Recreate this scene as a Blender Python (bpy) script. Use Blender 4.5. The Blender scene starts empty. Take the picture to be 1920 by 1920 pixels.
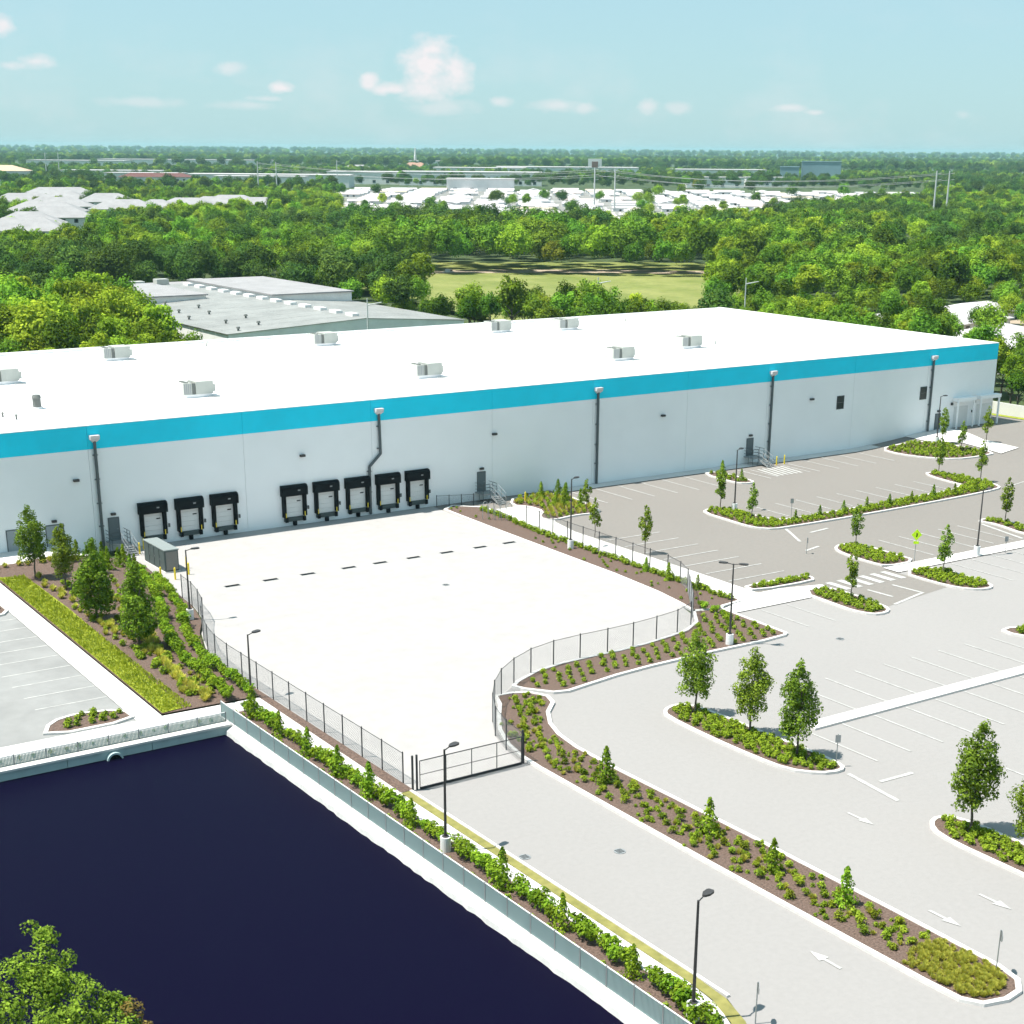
import bpy, bmesh, math, random
from mathutils import Vector, Matrix
from mathutils.geometry import tessellate_polygon
rng = random.Random(11)
sc = bpy.context.scene
COL = sc.collection
PI = math.pi
rad = math.radians

# ------------------------------------------------------------------ camera
def make_camera():
    yaw, pitch, roll = 0.604137, 0.347019, 0.007919
    fw = Vector((math.sin(yaw)*math.cos(pitch), math.cos(yaw)*math.cos(pitch), -math.sin(pitch)))
    r = Vector((math.cos(yaw), -math.sin(yaw), 0)); u = r.cross(fw)
    r2 = r*math.cos(roll) + u*math.sin(roll); u2 = -r*math.sin(roll) + u*math.cos(roll)
    cd = bpy.data.cameras.new('camera'); co = bpy.data.objects.new('camera', cd); COL.objects.link(co)
    m = Matrix.Identity(4)
    for i in range(3):
        m[i][0] = r2[i]; m[i][1] = u2[i]; m[i][2] = -fw[i]
    m[2][3] = 36.5
    co.matrix_world = m
    cd.sensor_width = 36.0; cd.lens = 36.0*2894.75/1920
    cd.shift_x = -(1000.92-960)/1920; cd.shift_y = (1327.13-960)/1920
    cd.clip_start = 0.5; cd.clip_end = 60000
    sc.camera = co
make_camera()

# ------------------------------------------------------------------ sun, sky, exposure
SUN_EL = 66.0
SUN_DIR = Vector((-0.92, 0.39, 0)).normalized()          # horizontal direction towards the sun
SUN_STRENGTH, SKY_STRENGTH, EXPOSURE = 4.4, 0.075, 0.95
sc.view_settings.view_transform = 'Standard'; sc.view_settings.look = 'None'
sc.view_settings.exposure = EXPOSURE; sc.view_settings.gamma = 1.0
sc.view_settings.use_curve_mapping = False
sc.render.engine = 'CYCLES'
sc.cycles.use_denoising = True
sc.cycles.use_adaptive_sampling = True; sc.cycles.adaptive_threshold = 0.03
sc.cycles.max_bounces = 6; sc.cycles.diffuse_bounces = 4; sc.cycles.glossy_bounces = 2
sc.cycles.transmission_bounces = 3; sc.cycles.transparent_max_bounces = 6; sc.cycles.volume_bounces = 0
sc.cycles.caustics_reflective = False; sc.cycles.caustics_refractive = False

def make_light():
    sd = bpy.data.lights.new('sun', 'SUN'); sd.energy = SUN_STRENGTH; sd.angle = rad(0.53); sd.color = (1.0, 0.955, 0.88)
    so = bpy.data.objects.new('sun', sd); COL.objects.link(so)
    to = Vector((SUN_DIR.x*math.cos(rad(SUN_EL)), SUN_DIR.y*math.cos(rad(SUN_EL)), math.sin(rad(SUN_EL))))
    so.rotation_euler = to.to_track_quat('Z', 'Y').to_euler(); so.location = (0, 0, 300)
make_light()

def make_world():
    w = bpy.data.worlds.new('World'); sc.world = w; w.use_nodes = True
    w.cycles.sampling_method = 'MANUAL'; w.cycles.sample_map_resolution = 256
    nt = w.node_tree; N = nt.nodes; L = nt.links
    for n in list(N): N.remove(n)
    def nd(t, **k):
        n = N.new(t)
        for a, b in k.items(): setattr(n, a, b)
        return n
    def mth(op, a, b=None, clamp=False):
        n = nd('ShaderNodeMath', operation=op, use_clamp=clamp)
        for i, v in enumerate((a, b)):
            if v is None: continue
            if isinstance(v, (int, float)): n.inputs[i].default_value = v
            else: L.new(v, n.inputs[i])
        return n.outputs[0]
    out = nd('ShaderNodeOutputWorld'); bg = nd('ShaderNodeBackground'); bg.inputs['Strength'].default_value = SKY_STRENGTH
    sky = nd('ShaderNodeTexSky', sky_type='NISHITA'); sky.sun_disc = False
    sky.sun_elevation = rad(SUN_EL); sky.sun_rotation = math.atan2(SUN_DIR.x, SUN_DIR.y)
    sky.altitude = 0; sky.air_density = 1.0; sky.dust_density = 0.55; sky.ozone_density = 1.0
    tint = nd('ShaderNodeMix', data_type='RGBA', blend_type='MULTIPLY'); tint.inputs[0].default_value = 1.0
    tint.inputs[7].default_value = (0.73, 0.95, 1.08, 1)
    L.new(sky.outputs[0], tint.inputs[6])
    veil = nd('ShaderNodeMix', data_type='RGBA'); veil.inputs[0].default_value = 0.72; veil.inputs[7].default_value = (3.35, 5.1, 5.55, 1)   # even thin high haze over the whole sky
    L.new(tint.outputs[2], veil.inputs[6])
    tc = nd('ShaderNodeTexCoord'); sep = nd('ShaderNodeSeparateXYZ'); L.new(tc.outputs['Generated'], sep.inputs[0])
    az = mth('ARCTAN2', sep.outputs[0], sep.outputs[1]); el = mth('ARCSINE', sep.outputs[2])
    comb = nd('ShaderNodeCombineXYZ'); L.new(az, comb.inputs[0]); L.new(mth('MULTIPLY', el, 1.5), comb.inputs[1])
    n1 = nd('ShaderNodeTexNoise'); n1.inputs['Scale'].default_value = 60; n1.inputs['Detail'].default_value = 6; n1.inputs['Roughness'].default_value = 0.6
    L.new(comb.outputs[0], n1.inputs['Vector'])
    n2 = nd('ShaderNodeTexNoise'); n2.inputs['Scale'].default_value = 11; n2.inputs['Detail'].default_value = 5; n2.inputs['Roughness'].default_value = 0.6
    L.new(comb.outputs[0], n2.inputs['Vector'])
    dis = mth('MULTIPLY', mth('SUBTRACT', n1.outputs[0], 0.5), 1.9)
    total = None; K = mth('MULTIPLY', mth('ADD', dis, 1.0), 1.25)
    pos = nd('ShaderNodeCombineXYZ'); L.new(az, pos.inputs[0]); L.new(el, pos.inputs[1])
    for (a, e, ra, re, s) in CLOUDS:
        vm = nd('ShaderNodeVectorMath', operation='MULTIPLY_ADD'); L.new(pos.outputs[0], vm.inputs[0])
        vm.inputs[1].default_value = (1.25/rad(ra), 1.25/rad(re), 0); vm.inputs[2].default_value = (-1.25*a/ra, -1.25*e/re, 0)
        ln = nd('ShaderNodeVectorMath', operation='LENGTH'); L.new(vm.outputs[0], ln.inputs[0])
        v = mth('MULTIPLY', mth('SUBTRACT', K, ln.outputs['Value'], True), s)
        total = v if total is None else mth('MAXIMUM', total, v)
    # thin scattered cloud that carries on round the whole low sky
    band = mth('MULTIPLY', mth('MULTIPLY', mth('SUBTRACT', n2.outputs[0], 0.50), 4.0, True), 0.30)
    low = mth('SUBTRACT', 1.0, mth('MULTIPLY', mth('ABSOLUTE', mth('SUBTRACT', el, rad(1.2))), 14), True)
    total = mth('MAXIMUM', total, mth('MULTIPLY', band, low))
    cm = nd('ShaderNodeMix', data_type='RGBA'); L.new(total, cm.inputs[0]); L.new(veil.outputs[2], cm.inputs[6])
    cm.inputs[7].default_value = (6.6, 6.2, 6.3, 1)
    L.new(cm.outputs[2], bg.inputs['Color']); L.new(bg.outputs[0], out.inputs[0])

# azimuth and elevation in degrees, half widths, strength
CLOUDS = [
 (30.85,2.6,1.05,1.15,0.95),(30.95,3.2,0.80,0.50,0.95),(31.75,2.4,0.8,0.75,0.9),(29.6,1.9,1.0,0.24,0.85),(28.75,2.12,0.42,0.36,0.85),(30.75,1.85,1.35,0.55,0.85),(31.3,1.35,1.6,0.35,0.4),
 (25.85,1.9,0.55,0.24,0.9),(25.3,1.55,0.9,0.14,0.5),(24.1,2.5,0.62,0.28,0.5),(33.25,1.55,0.45,0.22,0.55),(35.2,1.45,1.1,0.26,0.55),(36.2,1.35,0.6,0.26,0.5),
 (38.35,1.45,0.5,0.36,0.55),(39.4,1.35,0.55,0.26,0.4),(43.2,1.4,0.8,0.2,0.6),(44.1,1.25,0.5,0.14,0.6),(49.0,1.2,0.35,0.2,0.35),
 (17.9,2.6,0.65,0.26,0.7),(17.0,2.45,0.7,0.18,0.6),(16.9,3.65,0.5,0.36,0.85),(21.2,1.4,1.8,0.22,0.35),(24.6,1.35,1.4,0.2,0.35),
 (8.0,2.6,1.8,0.5,0.7),(57.0,2.2,1.5,0.45,0.7),(64.0,2.6,1.8,0.9,0.8),(-3.0,3.2,2.0,0.8,0.8)]
make_world()

# ------------------------------------------------------------------ helpers: meshes, objects, materials
def root_loc(o):
    v = Vector((0, 0, 0))
    while o is not None:
        v += o.location; o = o.parent
    return v

class MB:
    def __init__(s): s.v = []; s.f = []; s.mi = []; s.cur = 0
    def quad(s, a, b, c, d):
        i = len(s.v); s.v += [a, b, c, d]; s.f.append((i, i+1, i+2, i+3)); s.mi.append(s.cur)
    def poly(s, pts):
        i = len(s.v); s.v += list(pts); s.f.append(tuple(range(i, i+len(pts)))); s.mi.append(s.cur)
    def box(s, x0, y0, z0, x1, y1, z1):
        i = len(s.v)
        s.v += [(x0,y0,z0),(x1,y0,z0),(x1,y1,z0),(x0,y1,z0),(x0,y0,z1),(x1,y0,z1),(x1,y1,z1),(x0,y1,z1)]
        s.f += [(i,i+3,i+2,i+1),(i+4,i+5,i+6,i+7),(i,i+1,i+5,i+4),(i+1,i+2,i+6,i+5),(i+2,i+3,i+7,i+6),(i+3,i,i+4,i+7)]
        s.mi += [s.cur]*6; return s
    def obox(s, c, hx, hy, z0, z1, ang):
        ca, sa = math.cos(ang), math.sin(ang); i = len(s.v)
        for z in (z0, z1):
            for (a, b) in ((-hx,-hy),(hx,-hy),(hx,hy),(-hx,hy)):
                s.v.append((c[0]+a*ca-b*sa, c[1]+a*sa+b*ca, z))
        s.f += [(i,i+3,i+2,i+1),(i+4,i+5,i+6,i+7),(i,i+1,i+5,i+4),(i+1,i+2,i+6,i+5),(i+2,i+3,i+7,i+6),(i+3,i,i+4,i+7)]
        s.mi += [s.cur]*6; return s
    def tube(s, p0, p1, r0, r1=None, n=8, cap=True):
        r1 = r0 if r1 is None else r1
        p0 = Vector(p0); p1 = Vector(p1); d = (p1-p0)
        if d.length < 1e-6: return s
        q = d.to_track_quat('Z', 'Y'); i = len(s.v)
        for p, r in ((p0, r0), (p1, r1)):
            for k in range(n):
                a = 2*PI*k/n; s.v.append(tuple(p + q @ Vector((math.cos(a)*r, math.sin(a)*r, 0))))
        for k in range(n):
            s.f.append((i+k, i+(k+1)%n, i+n+(k+1)%n, i+n+k)); s.mi.append(s.cur)
        if cap:
            s.f.append(tuple(i+n-1-k for k in range(n))); s.mi.append(s.cur)
            s.f.append(tuple(i+n+k for k in range(n))); s.mi.append(s.cur)
        return s
    def prism(s, pts, z0, z1):
        n = len(pts); i = len(s.v)
        s.v += [(p[0], p[1], z0) for p in pts] + [(p[0], p[1], z1) for p in pts]
        s.f.append(tuple(i+n-1-k for k in range(n))); s.f.append(tuple(i+n+k for k in range(n))); s.mi += [s.cur]*2
        for k in range(n):
            s.f.append((i+k, i+(k+1)%n, i+n+(k+1)%n, i+n+k)); s.mi.append(s.cur)
        return s
    def mesh(s, name, off=(0,0,0), smooth=False):
        me = bpy.data.meshes.new(name)
        me.from_pydata([(a[0]-off[0], a[1]-off[1], a[2]-off[2]) for a in s.v], [], s.f)
        me.polygons.foreach_set('material_index', s.mi)
        if smooth: me.polygons.foreach_set('use_smooth', [True]*len(s.f))
        me.update(); return me
    def build(s, name, mats, parent=None, smooth=False):
        off = root_loc(parent) if parent is not None else Vector((0,0,0))
        me = s.mesh(name, off, smooth)
        for m in (mats if isinstance(mats, (list, tuple)) else [mats]): me.materials.append(m)
        o = bpy.data.objects.new(name, me); COL.objects.link(o)
        if parent is not None: o.parent = parent
        return o

def tag(o, label=None, cat=None, group=None, kind=None):
    if label: o['label'] = label
    if cat: o['category'] = cat
    if group: o['group'] = group
    if kind: o['kind'] = kind
    return o
def empty(name, loc, label, cat, group=None):
    o = bpy.data.objects.new(name, None); o.location = loc; o.empty_display_size = 0.3; COL.objects.link(o)
    return tag(o, label, cat, group)
def struct(name, mb, m): return tag(mb.build(name, m), kind='structure')
def inst(name, me, parent=None, loc=(0,0,0), rz=0, s=1.0):
    o = bpy.data.objects.new(name, me); COL.objects.link(o)
    o.location = loc; o.rotation_euler = (0, 0, rz); o.scale = (s, s, s) if isinstance(s, (int, float)) else s
    if parent is not None: o.parent = parent
    return o

_m = {}
def mat(name, col, rough=0.8, var=0.0, scale=1.0, col2=None, metal=0.0, spec=0.3, bump=0.0, detail=4.0, scale2=None, emit=None):
    if name in _m: return _m[name]
    m = bpy.data.materials.new(name); m.use_nodes = True; nt = m.node_tree; N = nt.nodes; L = nt.links
    b = N['Principled BSDF']; b.inputs['Roughness'].default_value = rough; b.inputs['Metallic'].default_value = metal
    b.inputs['Specular IOR Level'].default_value = spec
    b.inputs['Base Color'].default_value = (*col, 1)
    if var > 0 or col2:
        g = N.new('ShaderNodeNewGeometry')
        n = N.new('ShaderNodeTexNoise'); n.inputs['Scale'].default_value = scale; n.inputs['Detail'].default_value = detail
        n.inputs['Roughness'].default_value = 0.62; L.new(g.outputs['Position'], n.inputs['Vector'])
        r = N.new('ShaderNodeValToRGB'); r.color_ramp.elements[0].position = 0.32; r.color_ramp.elements[1].position = 0.68
        a = col if col2 else tuple(c*(1-var) for c in col); c2 = col2 if col2 else tuple(min(1, c*(1+var)) for c in col)
        r.color_ramp.elements[0].color = (*a, 1); r.color_ramp.elements[1].color = (*c2, 1)
        L.new(n.outputs[0], r.inputs[0]); src = r.outputs[0]
        if scale2:
            n2 = N.new('ShaderNodeTexNoise'); n2.inputs['Scale'].default_value = scale2; n2.inputs['Detail'].default_value = 3
            L.new(g.outputs['Position'], n2.inputs['Vector'])
            mx = N.new('ShaderNodeMix'); mx.data_type = 'RGBA'; mx.blend_type = 'MULTIPLY'; mx.inputs[0].default_value = 1
            r2 = N.new('ShaderNodeValToRGB'); r2.color_ramp.elements[0].position = 0.3; r2.color_ramp.elements[1].position = 0.7
            r2.color_ramp.elements[0].color = (1-var, 1-var, 1-var, 1); r2.color_ramp.elements[1].color = (1, 1, 1, 1)
            L.new(n2.outputs[0], r2.inputs[0]); L.new(src, mx.inputs[6]); L.new(r2.outputs[0], mx.inputs[7]); src = mx.outputs[2]
        L.new(src, b.inputs['Base Color'])
        if bump:
            bp = N.new('ShaderNodeBump'); bp.inputs['Strength'].default_value = bump; bp.inputs['Distance'].default_value = 0.05
            L.new(n.outputs[0], bp.inputs['Height']); L.new(bp.outputs[0], b.inputs['Normal'])
    _m[name] = m; return m

def leaf_mat(name, dark, light, scale=1.2, transl=0.3, hue=0.5):
    if name in _m: return _m[name]
    m = bpy.data.materials.new(name); m.use_nodes = True; nt = m.node_tree; N = nt.nodes; L = nt.links
    for n in list(N):
        if n.type != 'OUTPUT_MATERIAL': N.remove(n)
    out = [n for n in N if n.type == 'OUTPUT_MATERIAL'][0]
    g = N.new('ShaderNodeNewGeometry'); oi = N.new('ShaderNodeObjectInfo')
    n = N.new('ShaderNodeTexNoise'); n.inputs['Scale'].default_value = scale; n.inputs['Detail'].default_value = 4; n.inputs['Roughness'].default_value = 0.7
    L.new(g.outputs['Position'], n.inputs['Vector'])
    r = N.new('ShaderNodeValToRGB'); r.color_ramp.elements[0].position = 0.35; r.color_ramp.elements[1].position = 0.66
    r.color_ramp.elements[0].color = (*dark, 1); r.color_ramp.elements[1].color = (*light, 1)
    L.new(n.outputs[0], r.inputs[0])
    hs = N.new('ShaderNodeHueSaturation')
    mr = N.new('ShaderNodeMapRange'); mr.inputs[3].default_value = 0.5-0.010*hue; mr.inputs[4].default_value = 0.5+0.035*hue
    L.new(oi.outputs['Random'], mr.inputs[0]); L.new(mr.outputs[0], hs.inputs['Hue'])
    wn = N.new('ShaderNodeTexWhiteNoise'); wn.noise_dimensions = '1D'; L.new(oi.outputs['Random'], wn.inputs['W'])
    mv = N.new('ShaderNodeMapRange'); mv.inputs[3].default_value = 1-0.45*hue; mv.inputs[4].default_value = 1+0.5*hue
    L.new(wn.outputs[0], mv.inputs[0]); L.new(mv.outputs[0], hs.inputs['Value'])
    L.new(r.outputs[0], hs.inputs['Color'])
    d = N.new('ShaderNodeBsdfDiffuse'); t = N.new('ShaderNodeBsdfTranslucent'); mx = N.new('ShaderNodeMixShader'); mx.inputs[0].default_value = transl
    L.new(hs.outputs[0], d.inputs[0]); L.new(hs.outputs[0], t.inputs[0]); L.new(d.outputs[0], mx.inputs[1]); L.new(t.outputs[0], mx.inputs[2])
    L.new(mx.outputs[0], out.inputs[0])
    _m[name] = m; return m

M_concrete = mat('pale_concrete', (0.62,0.60,0.58), 0.85, 0.06, 0.35, scale2=3.0)
M_court = mat('court_concrete', (0.372,0.355,0.345), 0.85, 0.05, 0.9, scale2=0.25)
M_drive = mat('grey_drive', (0.284,0.271,0.264), 0.9, 0.035, 3.0, scale2=0.06)
M_lot = mat('lot_asphalt', (0.208,0.191,0.175), 0.9, 0.05, 2.5, scale2=0.05)
M_lot2 = mat('left_lot_asphalt', (0.26,0.26,0.255), 0.9, 0.10, 0.15, scale2=0.9)
M_line = mat('line_paint', (0.43,0.425,0.41), 0.7, 0.18, 1.5)
M_kerb = mat('kerb_concrete', (0.62,0.60,0.58), 0.85, 0.08, 1.5)
M_mulch = mat('bark_mulch', (0.060,0.040,0.031), 0.95, 0.0, 9.0, col2=(0.19,0.130,0.105), bump=0.8)
M_wall = mat('white_wall_paint', (0.87,0.88,0.885), 0.75, 0.025, 0.15, scale2=0.5)
M_band = mat('turquoise_paint', (0.006,0.66,0.88), 0.6, 0.06, 0.25)
M_roof = mat('white_roof_membrane', (0.80,0.79,0.79), 0.7, 0.03, 0.2)
M_dark = mat('black_rubber', (0.008,0.010,0.012), 0.75, spec=0.1)
M_pipe = mat('grey_pipe_steel', (0.085,0.10,0.105), 0.55, spec=0.4)
M_head = mat('white_leader_head', (0.66,0.62,0.62), 0.6)
M_door = mat('grey_door_steel', (0.12,0.145,0.155), 0.5)
M_doorpale = mat('pale_grey_door', (0.30,0.33,0.345), 0.5)
M_panel = mat('white_dock_door', (0.66,0.67,0.66), 0.5, 0.03, 1.0)
M_steelpit = mat('dock_leveller_steel', (0.055,0.075,0.075), 0.5)
M_yellow = mat('yellow_paint', (0.78,0.60,0.03), 0.5)
M_glass = mat('dark_glass', (0.012,0.022,0.026), 0.15, spec=0.5)
M_pole = mat('bronze_pole', (0.045,0.042,0.042), 0.5, spec=0.4)
M_galv = mat('galvanised_steel', (0.30,0.315,0.32), 0.45, metal=0.3)
M_white = mat('white_paint', (0.75,0.75,0.74), 0.6)
M_fence = mat('black_fence_steel', (0.035,0.037,0.04), 0.5)
M_wire = mat('chain_link_wire', (0.20,0.205,0.21), 0.5)
M_picket = mat('teal_grey_picket', (0.23,0.315,0.32), 0.5)
M_hvac = mat('hvac_grey', (0.43,0.445,0.41), 0.6, 0.05, 1.0)
M_hvacd = mat('hvac_coil', (0.14,0.15,0.14), 0.6)
M_water = mat('dark_pond_water', (0.0030,0.0021,0.0128), 0.35, spec=0.02)
M_pondwall = mat('pond_wall_concrete', (0.36,0.46,0.46), 0.8, 0.12, 0.6)
M_bank = mat('pale_bank_concrete', (0.55,0.55,0.53), 0.9, 0.12, 1.2)
M_gravel = mat('gravel_strip', (0.20,0.20,0.17), 0.95, 0.0, 5.0, col2=(0.40,0.39,0.36), bump=0.5)
M_turf = mat('lime_turf', (0.17,0.21,0.018), 0.95, 0.0, 2.0, col2=(0.30,0.33,0.03), bump=0.6)
M_verge = mat('dry_verge_turf', (0.17,0.165,0.05), 0.95, 0.0, 1.5, col2=(0.27,0.25,0.08), bump=0.5)
M_ground = mat('far_ground', (0.035,0.058,0.022), 1.0, 0.0, 0.02, col2=(0.075,0.105,0.035))
M_field = mat('field_grass', (0.14,0.18,0.035), 1.0, 0.2, 0.05, col2=(0.26,0.27,0.085), scale2=0.6)
M_dirt = mat('pale_dirt', (0.36,0.29,0.22), 1.0, 0.15, 0.3)
M_bark = mat('tree_bark', (0.13,0.105,0.085), 0.9, 0.25, 4.0)
M_lime = mat('lime_sign', (0.55,0.85,0.02), 0.4)
M_cabinet = mat('cabinet_grey_green', (0.075,0.098,0.096), 0.6, 0.12, 1.5)
LF_forest = leaf_mat('forest_leaf', (0.060,0.115,0.014), (0.255,0.385,0.036), 0.35, 0.25, 1.0)
LF_light = leaf_mat('light_forest_leaf', (0.12,0.19,0.014), (0.38,0.49,0.042), 0.35, 0.3, 0.9)
LF_dark = leaf_mat('dark_forest_leaf', (0.032,0.070,0.018), (0.135,0.215,0.036), 0.35, 0.2, 0.9)
LF_young = leaf_mat('young_tree_leaf', (0.080,0.130,0.014), (0.30,0.40,0.045), 2.0, 0.3, 0.5)
LF_deep = leaf_mat('magnolia_leaf', (0.055,0.115,0.014), (0.23,0.34,0.032), 2.0, 0.25, 0.4)
LF_shrub = leaf_mat('shrub_leaf', (0.090,0.135,0.012), (0.33,0.39,0.036), 3.0, 0.25, 0.7)
LF_hedge = leaf_mat('hedge_leaf', (0.075,0.14,0.010), (0.31,0.43,0.034), 3.0, 0.25, 0.6)
LF_lime = leaf_mat('lime_shrub_leaf', (0.13,0.19,0.012), (0.36,0.42,0.04), 3.0, 0.25, 0.5)
LF_straw = leaf_mat('yellow_grass_leaf', (0.46,0.45,0.06), (0.76,0.72,0.16), 3.0, 0.45, 0.4)

# terrain: the terrace left of the court and the rise at the far right corner
def ss(t):
    t = max(0.0, min(1.0, t)); return t*t*(3-2*t)
def zt(x, y):
    z = 0.0
    xf = 43.0 + 5.5*ss((y-104)/17)
    if x < xf and y > 95.5: z = 1.1*max(0, min(1, (y-95.5)/42))*ss((xf-.6-x)/6.0)
    if x > 144 and y > 112: z = max(z, 1.1*ss((x-146)/20)*ss((y-114)/24))
    return z

def refine(bm, step=3.0, box=None):
    xs = [v.co.x for v in bm.verts]; ys = [v.co.y for v in bm.verts]
    x0, x1, y0, y1 = min(xs), max(xs), min(ys), max(ys)
    if box: x0, x1, y0, y1 = max(x0, box[0]), min(x1, box[1]), max(y0, box[2]), min(y1, box[3])
    k = math.ceil(x0/step)*step
    while k < x1:
        bmesh.ops.bisect_plane(bm, geom=bm.verts[:]+bm.edges[:]+bm.faces[:], plane_co=(k,0,0), plane_no=(1,0,0)); k += step
    k = math.ceil(y0/step)*step
    while k < y1:
        bmesh.ops.bisect_plane(bm, geom=bm.verts[:]+bm.edges[:]+bm.faces[:], plane_co=(0,k,0), plane_no=(0,1,0)); k += step

def needs_relief(poly):
    return any(zt(x, y) > 0.01 for x, y in poly) or (min(p[0] for p in poly) < 44 and max(p[1] for p in poly) > 97) or (max(p[0] for p in poly) > 146 and max(p[1] for p in poly) > 114)

def sheet(name, poly, z, m, parent=None, step=3.0):
    bm = bmesh.new(); vs = [bm.verts.new((x, y, 0)) for x, y in poly]
    for t in tessellate_polygon([[Vector((x, y, 0)) for x, y in poly]]):
        try: bm.faces.new([vs[i] for i in t])
        except ValueError: pass
    if needs_relief(poly): refine(bm, step)
    off = root_loc(parent) if parent is not None else Vector((0,0,0))
    for v in bm.verts: v.co = Vector((v.co.x-off.x, v.co.y-off.y, z+zt(v.co.x, v.co.y)-off.z))
    bm.normal_update()
    for f in bm.faces:
        if f.normal.z < 0: f.normal_flip()
    me = bpy.data.meshes.new(name); bm.to_mesh(me); bm.free(); me.materials.append(m)
    o = bpy.data.objects.new(name, me); COL.objects.link(o)
    if parent is not None: o.parent = parent
    return o

def chaikin(p, n=2, closed=True):
    for _ in range(n):
        q = []
        L = len(p)
        for i in range(L if closed else L-1):
            a, b = p[i], p[(i+1) % L]
            q += [(a[0]*.75+b[0]*.25, a[1]*.75+b[1]*.25), (a[0]*.25+b[0]*.75, a[1]*.25+b[1]*.75)]
        if not closed: q = [p[0]] + q + [p[-1]]
        p = q
    return p
def area(p): return 0.5*sum(p[i][0]*p[(i+1)%len(p)][1]-p[(i+1)%len(p)][0]*p[i][1] for i in range(len(p)))
def ccw(p): return p if area(p) > 0 else p[::-1]
def offset(p, d):
    p = ccw(p); out = []; n = len(p)
    for i in range(n):
        a, b, c = Vector(p[i-1]), Vector(p[i]), Vector(p[(i+1)%n])
        e1 = (b-a).normalized(); e2 = (c-b).normalized()
        n1 = Vector((e1.y, -e1.x)); n2 = Vector((e2.y, -e2.x)); k = (n1+n2)
        if k.length < 1e-4: k = n1
        k.normalize(); s = 1.0/max(0.5, k.dot(n1)); out.append((b.x+k.x*d*s, b.y+k.y*d*s))
    return out
def inside(p, x, y):
    c = False; n = len(p); j = n-1
    for i in range(n):
        if (p[i][1] > y) != (p[j][1] > y) and x < (p[j][0]-p[i][0])*(y-p[i][1])/(p[j][1]-p[i][1])+p[i][0]: c = not c
        j = i
    return c
def rect(x0, y0, x1, y1): return [(x0,y0),(x1,y0),(x1,y1),(x0,y1)]

def kerb(poly, w, parent, top=0.15, m=None):
    p = ccw(poly); q = offset(p, w); mb = MB(); n = len(p)
    for i in range(n):
        j = (i+1) % n
        a, b, c, d = p[i], p[j], q[j], q[i]
        za, zb, zc, zd = zt(*a)+top, zt(*b)+top, zt(*c)+top, zt(*d)+top
        mb.quad((a[0],a[1],za),(d[0],d[1],zd),(c[0],c[1],zc),(b[0],b[1],zb))
        mb.quad((d[0],d[1],zd-top-.05),(c[0],c[1],zc-top-.05),(c[0],c[1],zc),(d[0],d[1],zd))
        mb.quad((a[0],a[1],za-.2),(a[0],a[1],za),(b[0],b[1],zb),(b[0],b[1],zb-.2))
    return mb.build('kerb', m or M_kerb, parent)

def bed(name, poly, smooth=0, w=0.28, m=None, keep=False):
    p = chaikin(poly, smooth) if smooth else poly
    o = tag(sheet(name, p, 0.11, m or M_mulch), kind='structure')
    if w: kerb(p, w, o)
    return p
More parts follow.
